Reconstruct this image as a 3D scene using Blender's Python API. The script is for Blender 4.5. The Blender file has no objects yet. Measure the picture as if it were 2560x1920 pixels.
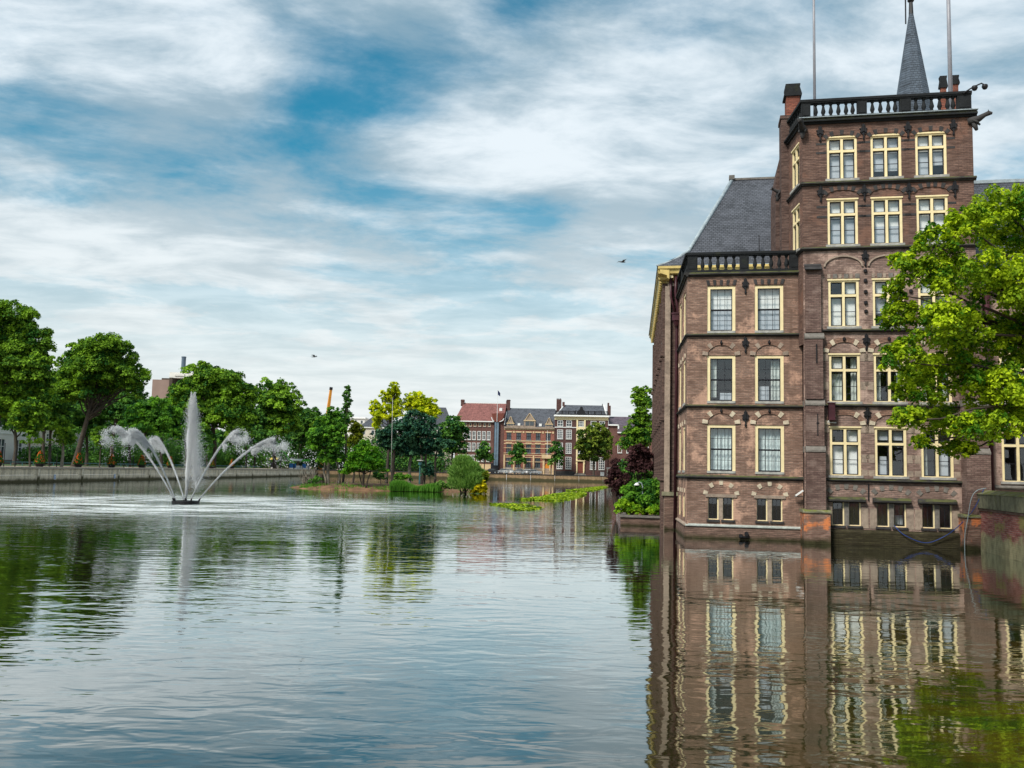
import bpy, math, random
import numpy as np
from mathutils import Vector, Matrix
R = math.radians
S = bpy.context.scene
COL = S.collection
rng = np.random.default_rng(7)
random.seed(7)

# ------------------------------------------------------------------ camera, sky, sun, exposure
FPX, EYE, PITCH, ROLL = 2315.0, 2.6, math.atan(.094), .022
Fv = Vector((0, math.cos(PITCH), math.sin(PITCH)))
R0 = Vector((1, 0, 0)); U0 = Vector((0, -math.sin(PITCH), math.cos(PITCH)))
Rv = math.cos(ROLL)*R0 + math.sin(ROLL)*U0
Uv = -math.sin(ROLL)*R0 + math.cos(ROLL)*U0
cam = bpy.data.cameras.new('camera'); co = bpy.data.objects.new('camera', cam); COL.objects.link(co)
cam.sensor_width = 36; cam.lens = 36*FPX/2560; cam.clip_end = 6000; cam.clip_start = .1
co.matrix_world = Matrix(((Rv.x, Uv.x, -Fv.x, 0), (Rv.y, Uv.y, -Fv.y, 0), (Rv.z, Uv.z, -Fv.z, EYE), (0, 0, 0, 1)))
S.camera = co

def at(px, py, Y):                       # a point of the place, from where it is sighted and how far off it is
    d = Fv + Rv*((px-1280)/FPX) - Uv*((py-960)/FPX)
    t = Y/d.y
    return Vector((d.x*t, Y, EYE + d.z*t))

SUN_EL, SUN_AZ = R(46), R(222)           # azimuth of the sun clockwise from +Y: over the left shoulder
W = bpy.data.worlds.new('World'); S.world = W; W.use_nodes = True
def sky_nodes():
    nt = W.node_tree; nt.nodes.clear(); N = nt.nodes.new; L = nt.links.new
    out = N('ShaderNodeOutputWorld')
    sky = N('ShaderNodeTexSky'); sky.sky_type = 'NISHITA'; sky.sun_disc = False
    sky.sun_elevation = SUN_EL; sky.sun_rotation = SUN_AZ; sky.air_density = 1.0; sky.dust_density = .6; sky.ozone_density = 2.5
    hs = N('ShaderNodeMix'); hs.data_type = 'RGBA'; hs.blend_type = 'MULTIPLY'; hs.inputs[0].default_value = 1
    hs.inputs[7].default_value = (.05, 1.05, 1.08, 1)
    L(sky.outputs[0], hs.inputs[6])
    b1 = N('ShaderNodeBackground'); b1.inputs[1].default_value = .088; L(hs.outputs[2], b1.inputs[0])
    tc = N('ShaderNodeTexCoord'); sp = N('ShaderNodeSeparateXYZ'); L(tc.outputs['Generated'], sp.inputs[0])
    def M(op, a, b=None, c=None):
        m = N('ShaderNodeMath'); m.operation = op
        for i, v in enumerate((a, b, c)):
            if v is None: continue
            if isinstance(v, (int, float)): m.inputs[i].default_value = v
            else: L(v, m.inputs[i])
        return m.outputs[0]
    z = M('MAXIMUM', sp.outputs[2], .0)
    zz = M('ADD', z, .12)
    px = M('DIVIDE', sp.outputs[0], zz); py = M('DIVIDE', sp.outputs[1], zz)
    cb = N('ShaderNodeCombineXYZ'); L(px, cb.inputs[0]); L(py, cb.inputs[1])
    mp = N('ShaderNodeMapping'); L(cb.outputs[0], mp.inputs[0]); mp.inputs['Rotation'].default_value = (0, 0, R(-24)); mp.inputs['Scale'].default_value = (.95, 1.12, 1); mp.inputs['Location'].default_value = (3.1, 7.7, 0)
    n1 = N('ShaderNodeTexNoise'); n1.inputs['Scale'].default_value = 1.7; n1.inputs['Detail'].default_value = 9; n1.inputs['Roughness'].default_value = .62; n1.inputs['Distortion'].default_value = .25
    L(mp.outputs[0], n1.inputs['Vector'])
    n2 = N('ShaderNodeTexNoise'); n2.inputs['Scale'].default_value = 3.2; n2.inputs['Detail'].default_value = 9; n2.inputs['Roughness'].default_value = .60; n2.inputs['Distortion'].default_value = .3
    mp2 = N('ShaderNodeMapping'); L(cb.outputs[0], mp2.inputs[0]); mp2.inputs['Location'].default_value = (11.3, 2.2, 5); mp2.inputs['Scale'].default_value = (.85, 1.3, 1); mp2.inputs['Rotation'].default_value = (0, 0, R(-15))
    L(mp2.outputs[0], n2.inputs['Vector'])
    # openings in the cloud layer and thicker banks: (x, y) on the cloud plane, radius, amount
    spots = [(-.30, 1.74, .15, -.17), (-.24, 1.92, .10, -.12), (-.42, 1.86, .10, -.11), (-.52, 2.04, .20, -.12), (-.98, 1.85, .20, -.10), (0, 1.50, .10, -.30), (.0, 2.5, .26, -.12), (.12, 2.42, .12, -.08), (-1.05, 2.3, .22, -.07), (-.75, 2.05, .12, -.09), (.30, 1.62, .09, -.10), (.24, 1.95, .06, -.10), (.45, 2.02, .12, -.12), (-.3, 2.6, .16, -.08),
             (-.80, 1.58, .22, .16), (-.10, 2.08, .20, .18), (.17, 2.15, .25, .12), (-1.2, 2.75, .35, .12), (-.62, 1.72, .16, .14), (.6, 1.8, .4, .08), (.05, 1.75, .14, .08), (-.3, 2.12, .12, .06)]
    shades = [(-.55, 2.35, .40, -.10), (-.15, 2.75, .45, -.09), (-.9, 2.5, .3, -.05), (.25, 2.6, .3, -.07), (-.85, 2.15, .42, -.13), (.12, 1.62, .22, -.10), (.35, 2.4, .3, -.07), (-.08, 2.12, .2, .12), (.2, 2.1, .22, .12), (-1.2, 2.72, .3, .10), (-.82, 1.60, .15, .10)]
    acc = n1.outputs[0]
    for x, y, r, a in spots:
        dx = M('SUBTRACT', px, x); dy = M('SUBTRACT', py, y)
        d2 = M('ADD', M('MULTIPLY', dx, dx), M('MULTIPLY', dy, dy))
        g = M('POWER', 2.718, M('MULTIPLY', d2, -1/(r*r)))
        acc = M('ADD', acc, M('MULTIPLY', g, a))
    shade = n2.outputs[0]
    for x, y, r, a in shades:
        dx = M('SUBTRACT', px, x); dy = M('SUBTRACT', py, y)
        shade = M('ADD', shade, M('MULTIPLY', M('POWER', 2.718, M('MULTIPLY', M('ADD', M('MULTIPLY', dx, dx), M('MULTIPLY', dy, dy)), -1/(r*r))), a))
    mr = N('ShaderNodeMapRange'); mr.interpolation_type = 'SMOOTHSTEP'; L(acc, mr.inputs[0]); mr.inputs[1].default_value = .21; mr.inputs[2].default_value = .58
    # towards the horizon the layer closes to even pale haze
    hz = N('ShaderNodeMapRange'); hz.interpolation_type = 'SMOOTHSTEP'; L(sp.outputs[2], hz.inputs[0]); hz.inputs[1].default_value = .05; hz.inputs[2].default_value = .40; hz.inputs[3].default_value = 1; hz.inputs[4].default_value = 0
    cov = M('MAXIMUM', M('ADD', M('MULTIPLY', mr.outputs[0], .90), .05), hz.outputs[0])
    sh = N('ShaderNodeMapRange'); sh.interpolation_type = 'SMOOTHSTEP'; L(shade, sh.inputs[0]); sh.inputs[1].default_value = .30; sh.inputs[2].default_value = .68
    ra = N('ShaderNodeMix'); ra.data_type = 'RGBA'; L(sh.outputs[0], ra.inputs[0]); ra.inputs[6].default_value = (.27, .39, .475, 1); ra.inputs[7].default_value = (.74, .81, .86, 1)
    rb = N('ShaderNodeMix'); rb.data_type = 'RGBA'; L(M('MULTIPLY', hz.outputs[0], .78), rb.inputs[0]); L(ra.outputs[2], rb.inputs[6]); rb.inputs[7].default_value = (.76, .785, .77, 1)
    b2 = N('ShaderNodeBackground'); b2.inputs[1].default_value = 1.0; L(rb.outputs[2], b2.inputs[0])
    mx = N('ShaderNodeMixShader'); L(cov, mx.inputs[0]); L(b1.outputs[0], mx.inputs[1]); L(b2.outputs[0], mx.inputs[2])
    L(mx.outputs[0], out.inputs[0])
sky_nodes()
W.cycles.sampling_method = 'MANUAL'; W.cycles.sample_map_resolution = 512
sl = bpy.data.lights.new('sun', 'SUN'); sl.energy = 3.6; sl.angle = R(14); sl.color = (1, .95, .86)
so = bpy.data.objects.new('sun', sl); COL.objects.link(so)
sd = Vector((math.sin(SUN_AZ)*math.cos(SUN_EL), math.cos(SUN_AZ)*math.cos(SUN_EL), math.sin(SUN_EL)))
so.rotation_euler = sd.to_track_quat('Z', 'Y').to_euler()
vs = S.view_settings; S.display_settings.display_device = 'sRGB'; vs.view_transform = 'Standard'; vs.look = 'None'; vs.exposure = 0.24; vs.gamma = 1; vs.use_curve_mapping = False
cy = S.cycles; cy.use_denoising = True; cy.max_bounces = 7; cy.diffuse_bounces = 3; cy.glossy_bounces = 4; cy.transmission_bounces = 4; cy.transparent_max_bounces = 10
cy.caustics_reflective = False; cy.caustics_refractive = False; cy.sample_clamp_indirect = 6
S.render.engine = 'CYCLES'

# ------------------------------------------------------------------ mesh helpers
class MB:
    def __init__(s): s.v = []; s.f = []
    def add(s, vs, fs):
        o = len(s.v); s.v += [tuple(p) for p in vs]; s.f += [tuple(i+o for i in q) for q in fs]; return s
    def box(s, x0, x1, y0, y1, z0, z1):
        return s.add([(x0,y0,z0),(x1,y0,z0),(x1,y1,z0),(x0,y1,z0),(x0,y0,z1),(x1,y0,z1),(x1,y1,z1),(x0,y1,z1)],
                     [(3,2,1,0),(4,5,6,7),(0,1,5,4),(1,2,6,5),(2,3,7,6),(3,0,4,7)])
    def quad(s, a, b, c, d): return s.add([a,b,c,d], [(0,1,2,3)])
    def prism(s, poly, axis, a0, a1):                # poly of 2D points in the other two axes
        n = len(poly); P = []
        for a in (a0, a1):
            for u, w in poly: P.append({'x':(a,u,w),'y':(u,a,w),'z':(u,w,a)}[axis])
        F = [tuple(range(n))[::-1], tuple(range(n, 2*n))] + [(i,(i+1)%n,n+(i+1)%n,n+i) for i in range(n)]
        return s.add(P, F)
    def tube(s, pts, rad, n=8, cap=True):
        pts = [Vector(p) for p in pts]; rings = []
        if not hasattr(rad, '__len__'): rad = [rad]*len(pts)
        for i, p in enumerate(pts):
            t = (pts[min(i+1,len(pts)-1)]-pts[max(i-1,0)]).normalized()
            a = t.cross(Vector((.31,.95,.05))); a.normalize(); b = t.cross(a)
            rings.append([p+(a*math.cos(2*math.pi*k/n)+b*math.sin(2*math.pi*k/n))*rad[i] for k in range(n)])
        V = [q for r in rings for q in r]; F = []
        for i in range(len(pts)-1):
            for k in range(n): F.append((i*n+k, i*n+(k+1)%n, (i+1)*n+(k+1)%n, (i+1)*n+k))
        if cap: F += [tuple(range(n))[::-1], tuple(range((len(pts)-1)*n, len(pts)*n))]
        return s.add(V, F)
    def lathe(s, prof, n=10, c=(0,0,0), square=False):
        V = []; F = []
        for r, z in prof:
            for k in range(n):
                a = 2*math.pi*(k+.5)/n
                V.append((c[0]+r*math.cos(a), c[1]+r*math.sin(a), c[2]+z))
        for i in range(len(prof)-1):
            for k in range(n): F.append((i*n+k, i*n+(k+1)%n, (i+1)*n+(k+1)%n, (i+1)*n+k))
        F += [tuple(range(n))[::-1], tuple(range((len(prof)-1)*n, len(prof)*n))]
        return s.add(V, F)
    def mesh(s, name, m, smooth=False):
        me = bpy.data.meshes.new(name); me.from_pydata(s.v, [], s.f); me.update()
        if m: me.materials.append(m)
        if smooth: me.polygons.foreach_set('use_smooth', [True]*len(me.polygons))
        return me
def ob(name, me, parent=None, loc=(0,0,0), rz=0.0):
    o = bpy.data.objects.new(name, me); COL.objects.link(o); o.parent = parent
    o.location = loc; o.rotation_euler = (0, 0, rz); return o
def part(name, mb, m, parent, loc=(0,0,0), rz=0.0, smooth=False): return ob(name, mb.mesh(name, m, smooth), parent, loc, rz)
def tag(o, label=None, cat=None, group=None, kind=None):
    if label: o['label'] = label
    if cat: o['category'] = cat
    if group: o['group'] = group
    if kind: o['kind'] = kind
    return o
def thing(name, label, cat, loc=(0,0,0), rz=0.0, group=None):
    return tag(ob(name, None, None, loc, rz), label, cat, group)
def struct(name, mb, m, smooth=False): return tag(part(name, mb, m, None, smooth=smooth), kind='structure')
_cache = {}
def shared(key, fn):
    if key not in _cache: _cache[key] = fn()
    return _cache[key]

# ------------------------------------------------------------------ materials
def new_mat(name):
    m = bpy.data.materials.new(name); m.use_nodes = True; nt = m.node_tree
    return m, nt, nt.nodes.get('Principled BSDF')
class NT:
    def __init__(s, nt): s.nt = nt; s.N = nt.nodes.new; s.L = nt.links.new
    def m(s, op, a, b=None, c=None):
        m = s.N('ShaderNodeMath'); m.operation = op
        for i, v in enumerate((a,b,c)):
            if v is None: continue
            if isinstance(v, (int,float)): m.inputs[i].default_value = v
            else: s.L(v, m.inputs[i])
        return m.outputs[0]
    def noise(s, vec, scale, detail=4, rough=.55, dist=0):
        n = s.N('ShaderNodeTexNoise'); n.inputs['Scale'].default_value = scale; n.inputs['Detail'].default_value = detail; n.inputs['Roughness'].default_value = rough; n.inputs['Distortion'].default_value = dist
        if vec is not None: s.L(vec, n.inputs['Vector'])
        return n.outputs[0]
    def mapv(s, vec, scale=(1,1,1), loc=(0,0,0)):
        n = s.N('ShaderNodeMapping'); s.L(vec, n.inputs[0]); n.inputs['Scale'].default_value = scale; n.inputs['Location'].default_value = loc; return n.outputs[0]
    def step(s, v, a, b, lo=0, hi=1):
        n = s.N('ShaderNodeMapRange'); n.interpolation_type = 'SMOOTHSTEP'; s.L(v, n.inputs[0])
        for i, q in zip((1,2,3,4), (a,b,lo,hi)): n.inputs[i].default_value = q
        return n.outputs[0]
    def mix(s, f, a, b, blend='MIX'):
        n = s.N('ShaderNodeMix'); n.data_type = 'RGBA'; n.blend_type = blend
        for i, v in ((0,f),(6,a),(7,b)):
            if isinstance(v, (int,float)): n.inputs[i].default_value = v
            elif isinstance(v, tuple): n.inputs[i].default_value = (*v[:3], 1)
            else: s.L(v, n.inputs[i])
        return n.outputs[2]
    def bump(s, h, dist, strength=1.0):
        n = s.N('ShaderNodeBump'); n.inputs['Strength'].default_value = strength; n.inputs['Distance'].default_value = dist; s.L(h, n.inputs['Height']); return n.outputs[0]
def plain(name, c, rough=.7, var=.25, scale=3.0, metal=0, bump=0.0, spec=.3):
    m, nt, b = new_mat(name); T = NT(nt)
    tc = nt.nodes.new('ShaderNodeTexCoord')
    n = T.noise(tc.outputs['Object'], scale, 5, .6)
    f = T.step(n, .3, .7)
    d = tuple(x*(1-var) for x in c); e = tuple(min(1, x*(1+var)) for x in c)
    T.L(T.mix(f, d, e), b.inputs['Base Color'])
    b.inputs['Roughness'].default_value = rough; b.inputs['Metallic'].default_value = metal; b.inputs['Specular IOR Level'].default_value = spec
    if bump: T.L(T.bump(T.noise(tc.outputs['Object'], scale*6, 4), bump), b.inputs['Normal'])
    return m
def brick_mat(name, c1, c2, mortar, soot=.5, fresh=.0, freshc=(.5,.26,.17), rw=.21, rh=.072, patch=.9, seed=0.0, wet=None, wetc=(.060,.055,.028), wamp=-.35):
    m, nt, b = new_mat(name); T = NT(nt)
    tc = nt.nodes.new('ShaderNodeTexCoord'); sp = nt.nodes.new('ShaderNodeSeparateXYZ'); T.L(tc.outputs['Object'], sp.inputs[0])
    cb = nt.nodes.new('ShaderNodeCombineXYZ'); T.L(T.m('ADD', sp.outputs[0], sp.outputs[1]), cb.inputs[0]); T.L(sp.outputs[2], cb.inputs[1])
    br = nt.nodes.new('ShaderNodeTexBrick'); T.L(cb.outputs[0], br.inputs['Vector'])
    br.inputs['Scale'].default_value = 1; br.inputs['Brick Width'].default_value = rw; br.inputs['Row Height'].default_value = rh; br.inputs['Mortar Size'].default_value = .011; br.inputs['Mortar Smooth'].default_value = .3
    br.inputs['Color1'].default_value = (*c1,1); br.inputs['Color2'].default_value = (*c2,1); br.inputs['Mortar'].default_value = (*mortar,1); br.inputs['Bias'].default_value = 0
    v = T.mapv(tc.outputs['Object'], (1,1,1.4), (seed, seed*.7, seed*1.3))
    # courses of darker and lighter brick
    v2 = T.mapv(tc.outputs['Object'], (2.2,2.2,14), (seed,0,0))
    course = T.step(T.noise(v2, 1.0, 3, .6), .35, .7)
    c = T.mix(course, br.outputs['Color'], tuple(x*.55 for x in c2))
    c = T.mix(T.m('MULTIPLY', T.step(T.noise(v, patch, 7, .68, .2), .44, .64), soot), c, tuple(x*.42 for x in c1))
    if fresh: c = T.mix(T.m('MULTIPLY', T.step(T.noise(T.mapv(v, (1,1,.8), (5,2,9)), patch*.75, 8, .70, .15), .50, .60), fresh), c, freshc)
    run = T.noise(T.mapv(tc.outputs['Object'], (2.6,2.6,.16), (seed*2,seed,0)), 1.0, 5, .62)       # rain streaks down the wall
    c = T.mix(T.m('MULTIPLY', T.step(run, .52, .68), soot*.75), c, tuple(x*.45 for x in c2))
    if wet:
        zz = T.m('ADD', sp.outputs[2], T.m('MULTIPLY', T.noise(v, 2.5 if wamp > -.5 else 1.1, 6, .62), wamp))
        c = T.mix(T.step(zz, wet-.22, wet+.06, 1, 0), c, T.mix(T.step(T.noise(T.mapv(v, (1,1,.45)), 2.3, 7, .68), .38, .62), tuple(x*.6 for x in wetc), wetc))
    T.L(c, b.inputs['Base Color']); b.inputs['Roughness'].default_value = .9; b.inputs['Specular IOR Level'].default_value = .06
    T.L(T.bump(T.m('ADD', T.m('MULTIPLY', br.outputs['Fac'], -1.0), T.m('MULTIPLY', T.noise(tc.outputs['Object'], 40, 3), .5)), .012), b.inputs['Normal'])
    return m
def stone_mat(name, c, dark=(.05,.05,.045), soot=.4, moss=0.0, streak=0.0, wet=None):
    m, nt, b = new_mat(name); T = NT(nt)
    tc = nt.nodes.new('ShaderNodeTexCoord'); O = tc.outputs['Object']
    n = T.noise(O, 5, 6, .6)
    col = T.mix(T.step(n, .3, .75), tuple(x*1.12 for x in c), tuple(x*.72 for x in c))
    col = T.mix(T.m('MULTIPLY', T.step(T.noise(O, 1.3, 6, .65, .5), .45, .65), soot), col, dark)
    if streak:
        s = T.noise(T.mapv(O, (3.5,3.5,.25)), 1.0, 5, .6)
        col = T.mix(T.m('MULTIPLY', T.step(s, .48, .66), streak), col, tuple(x*.38 for x in c))
    if moss:
        g = nt.nodes.new('ShaderNodeNewGeometry'); sp = nt.nodes.new('ShaderNodeSeparateXYZ'); T.L(g.outputs['True Normal'], sp.inputs[0])
        f = T.m('MULTIPLY', T.step(sp.outputs[2], .25, .8), T.step(T.noise(O, 3, 5), .34, .58))
        f = T.m('ADD', f, T.m('MULTIPLY', T.step(T.noise(O, 1.8, 5, .6), .55, .7), .35))
        col = T.mix(T.m('MULTIPLY', f, moss), col, (.14,.155,.035))
    if wet:
        sp2 = nt.nodes.new('ShaderNodeSeparateXYZ'); T.L(O, sp2.inputs[0])
        zz = T.m('ADD', sp2.outputs[2], T.m('MULTIPLY', T.noise(T.mapv(O, (1,1,.4)), 1.2, 5), -.5))
        col = T.mix(T.step(zz, wet-.25, wet+.2, 1, 0), col, (.075,.065,.03))
    T.L(col, b.inputs['Base Color']); b.inputs['Roughness'].default_value = .85; b.inputs['Specular IOR Level'].default_value = .25
    T.L(T.bump(T.noise(O, 22, 5), .02), b.inputs['Normal'])
    return m
def leaf_mat(name, dark, light, trans=.24, hue=None):
    m, nt, b = new_mat(name); T = NT(nt)
    at_ = nt.nodes.new('ShaderNodeAttribute'); at_.attribute_name = 'tint'
    c = T.mix(at_.outputs['Fac'], dark, light)
    b.inputs['Roughness'].default_value = .6; b.inputs['Specular IOR Level'].default_value = .06
    T.L(c, b.inputs['Base Color'])
    tr = nt.nodes.new('ShaderNodeBsdfTranslucent'); T.L(T.mix(1.0, c, (1.15,1.2,.6), 'MULTIPLY'), tr.inputs[0])
    mx = nt.nodes.new('ShaderNodeMixShader'); mx.inputs[0].default_value = trans
    T.L(b.outputs[0], mx.inputs[1]); T.L(tr.outputs[0], mx.inputs[2]); T.L(mx.outputs[0], nt.nodes['Material Output'].inputs[0])
    return m
def slate_mat(name, c, rh=.16, rw=.24, axis='x', rough=.55):
    m, nt, b = new_mat(name); T = NT(nt)
    tc = nt.nodes.new('ShaderNodeTexCoord'); sp = nt.nodes.new('ShaderNodeSeparateXYZ'); T.L(tc.outputs['Object'], sp.inputs[0])
    cb = nt.nodes.new('ShaderNodeCombineXYZ'); T.L(sp.outputs[0] if axis == 'x' else T.m('ADD', sp.outputs[0], sp.outputs[1]), cb.inputs[0]); T.L(sp.outputs[2], cb.inputs[1])
    br = nt.nodes.new('ShaderNodeTexBrick'); T.L(cb.outputs[0], br.inputs['Vector'])
    br.inputs['Scale'].default_value = 1; br.inputs['Brick Width'].default_value = rw; br.inputs['Row Height'].default_value = rh; br.inputs['Mortar Size'].default_value = .014
    br.inputs['Color1'].default_value = (*[x*1.25 for x in c],1); br.inputs['Color2'].default_value = (*[x*.72 for x in c],1); br.inputs['Mortar'].default_value = (*[x*.3 for x in c],1)
    n = T.step(T.noise(T.mapv(tc.outputs['Object'], (1,1,2)), .9, 6, .65), .35, .7)
    col = T.mix(T.m('MULTIPLY', n, .5), br.outputs['Color'], tuple(x*1.7 for x in c))
    s = T.noise(T.mapv(tc.outputs['Object'], (3,3,.2)), 1.0, 4)
    col = T.mix(T.m('MULTIPLY', T.step(s, .5, .68), .45), col, tuple(x*.45 for x in c))
    T.L(col, b.inputs['Base Color']); b.inputs['Roughness'].default_value = rough; b.inputs['Specular IOR Level'].default_value = .35
    zf = T.m('FRACT', T.m('DIVIDE', sp.outputs[2], rh))
    T.L(T.bump(T.m('ADD', T.m('MULTIPLY', br.outputs['Fac'], -1.0), T.m('MULTIPLY', zf, -.6)), .02), b.inputs['Normal'])
    return m
def glass_mat(name, tint=(.96,.98,.98), ior=1.9, rough=.01):
    m, nt, b = new_mat(name); T = NT(nt); nt.nodes.remove(b)
    lw = nt.nodes.new('ShaderNodeLayerWeight'); lw.inputs[0].default_value = .5
    r0 = ((ior-1)/(ior+1))**2; fr = T.m('ADD', r0, T.m('MULTIPLY', T.m('POWER', lw.outputs['Facing'], 5), 1-r0))      # the same from both sides of the pane
    tr = nt.nodes.new('ShaderNodeBsdfTransparent'); tr.inputs[0].default_value = (*tint,1)
    gl = nt.nodes.new('ShaderNodeBsdfGlossy'); gl.inputs['Roughness'].default_value = rough; gl.inputs[0].default_value = (.95,.97,1,1)
    tc = nt.nodes.new('ShaderNodeTexCoord'); T.L(T.bump(T.noise(tc.outputs['Object'], 1.6, 1), .004), gl.inputs['Normal'])
    mx = nt.nodes.new('ShaderNodeMixShader'); T.L(fr, mx.inputs[0]); T.L(tr.outputs[0], mx.inputs[1]); T.L(gl.outputs[0], mx.inputs[2])
    T.L(mx.outputs[0], nt.nodes['Material Output'].inputs[0]); return m

M = {}
M['brick'] = brick_mat('brick_low_block', (.45,.28,.21), (.29,.18,.14), (.24,.19,.155), soot=.6, fresh=.85, freshc=(.60,.37,.27), seed=3.0)
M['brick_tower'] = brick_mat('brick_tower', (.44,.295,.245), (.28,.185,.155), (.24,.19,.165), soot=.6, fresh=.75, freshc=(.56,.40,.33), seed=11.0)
M['brick_infill'] = brick_mat('brick_arch', (.40,.24,.175), (.31,.18,.135), (.18,.13,.10), soot=.15, seed=5.0)
M['brick_butt'] = brick_mat('brick_buttress', (.28,.185,.155), (.20,.125,.11), (.13,.10,.085), soot=.4, fresh=.4, freshc=(.38,.28,.24), seed=23.0)
M['brick_wing'] = brick_mat('brick_wing', (.20,.125,.105), (.13,.085,.075), (.16,.12,.10), soot=.25, seed=31.0)
M['brick_base'] = brick_mat('brick_base', (.36,.215,.165), (.25,.15,.12), (.3,.23,.18), soot=.4, fresh=.95, freshc=(.72,.24,.09), seed=43.0, wet=.12, patch=1.3)
M['brick_plinth'] = brick_mat('brick_plinth', (.30,.185,.145), (.20,.13,.105), (.17,.13,.10), soot=.45, seed=51.0, wet=.02)
M['brick_red'] = brick_mat('brick_retaining', (.58,.21,.17), (.44,.16,.14), (.48,.37,.31), soot=.25, fresh=.85, freshc=(.36,.33,.11), seed=61.0, wet=.06, wetc=(.55,.47,.27), wamp=-1.3, patch=.9)
M['brick_chim'] = brick_mat('brick_chimney', (.36,.13,.085), (.27,.10,.075), (.2,.12,.09), soot=.35, seed=71.0)
M['ledge'] = stone_mat('ledge_stone', (.045,.042,.04), (.018,.018,.018), .5, moss=.5)
M['dark_stone'] = stone_mat('dark_stone', (.055,.052,.052), (.02,.02,.022), .5)
M['bal'] = stone_mat('balustrade_stone', (.016,.018,.020), (.008,.009,.010), .5, moss=.2)
M['cream_stone'] = stone_mat('cream_stone', (.62,.53,.40), (.25,.2,.15), .25)
M['pink_stone'] = stone_mat('weathered_stone', (.36,.28,.22), (.10,.08,.07), .45)
M['grey_stone'] = stone_mat('grey_stone', (.20,.18,.16), (.08,.08,.075), .5)
M['sill_stone'] = stone_mat('sill_stone', (.42,.41,.38), (.16,.15,.14), .3)
M['moss_stone'] = stone_mat('moss_stone', (.24,.23,.15), (.05,.05,.035), .6, moss=.9, streak=.5)
M['lead'] = stone_mat('lead', (.36,.42,.45), (.2,.24,.27), .35)
M['teal_ledge'] = stone_mat('teal_ledge', (.42,.45,.42), (.2,.2,.18), .35)
M['cream'] = plain('cream_paint', (.84,.70,.41), .55, .07, 2.5)
M['yellow'] = plain('yellow_paint', (.66,.50,.18), .55, .15, 2.5)
M['sash'] = plain('dark_sash_paint', (.022,.022,.028), .4, .2)
M['iron'] = plain('black_iron', (.012,.011,.013), .5, .3, 12)
M['pipe'] = plain('dark_red_pipe', (.055,.016,.022), .45, .3)
M['white'] = plain('white_paint', (.78,.78,.76), .5, .05)
M['pole'] = plain('pole_paint', (.27,.27,.30), .35, .1, 4)
M['blind'] = plain('white_blind', (.86,.87,.86), .9, .04, 1.5)
M['blind_grey'] = plain('grey_blind', (.50,.54,.60), .9, .06, 1.5)
M['lace'] = plain('lace_curtain', (.66,.75,.75), .9, .12, 6)
M['curtain'] = plain('pale_curtain', (.60,.65,.62), .9, .12, 5)
M['room'] = plain('room_shade', (.03,.03,.032), .9, .2)  # near-black colour stands in for the shade of the rooms
M['gold'] = plain('gilding', (.8,.5,.08), .3, .1, 5, metal=.8)
M['glass'] = glass_mat('window_glass')
M['glass_far'] = glass_mat('far_window_glass', (.55,.6,.62), 2.0, .03)
M['slate'] = slate_mat('roof_slate', (.072,.076,.090), .12, .20)
M['slate_spire'] = slate_mat('spire_slate', (.062,.080,.105), .17, .26, 'xy')
M['bark'] = stone_mat('bark', (.075,.058,.045), (.02,.017,.014), .5)
M['bark_pale'] = stone_mat('pale_bark', (.22,.19,.15), (.06,.05,.04), .5)
G = {}
G['oak'] = leaf_mat('leaf_mid_green', (.026,.10,.018), (.27,.46,.034))
G['oak_d'] = leaf_mat('leaf_deep_green', (.020,.082,.026), (.15,.32,.046))
G['pine'] = leaf_mat('leaf_blue_green', (.014,.062,.044), (.085,.20,.10), .2)
G['bright'] = leaf_mat('leaf_bright_green', (.045,.17,.016), (.22,.47,.030), .4)
G['green'] = leaf_mat('leaf_fresh_green', (.030,.12,.024), (.20,.43,.04), .4)
G['olive'] = leaf_mat('leaf_yellow_green', (.07,.11,.010), (.24,.27,.018), .4)
G['gold'] = leaf_mat('leaf_golden', (.28,.38,.010), (.80,.80,.03), .45)
G['maple'] = leaf_mat('leaf_maple', (.045,.15,.012), (.52,.65,.024), .32)
G['purple'] = leaf_mat('leaf_purple', (.040,.018,.020), (.11,.050,.052), .25)
G['willow'] = leaf_mat('leaf_willow', (.06,.17,.03), (.32,.50,.12), .4)
G['yellowbush'] = leaf_mat('flower_yellow', (.30,.27,.01), (.80,.68,.02), .4)
G['lime'] = leaf_mat('leaf_lime', (.06,.20,.012), (.38,.58,.03), .35)
G['lily'] = leaf_mat('lily_leaf', (.08,.18,.010), (.42,.52,.03), .25)
G['pot'] = leaf_mat('pot_plant_leaf', (.02,.07,.015), (.07,.17,.02), .3)
G['flower'] = leaf_mat('red_flower', (.50,.05,.02), (.75,.17,.03), .3)
G['grass'] = leaf_mat('grass_blade', (.05,.16,.02), (.17,.38,.05), .4)

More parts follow.
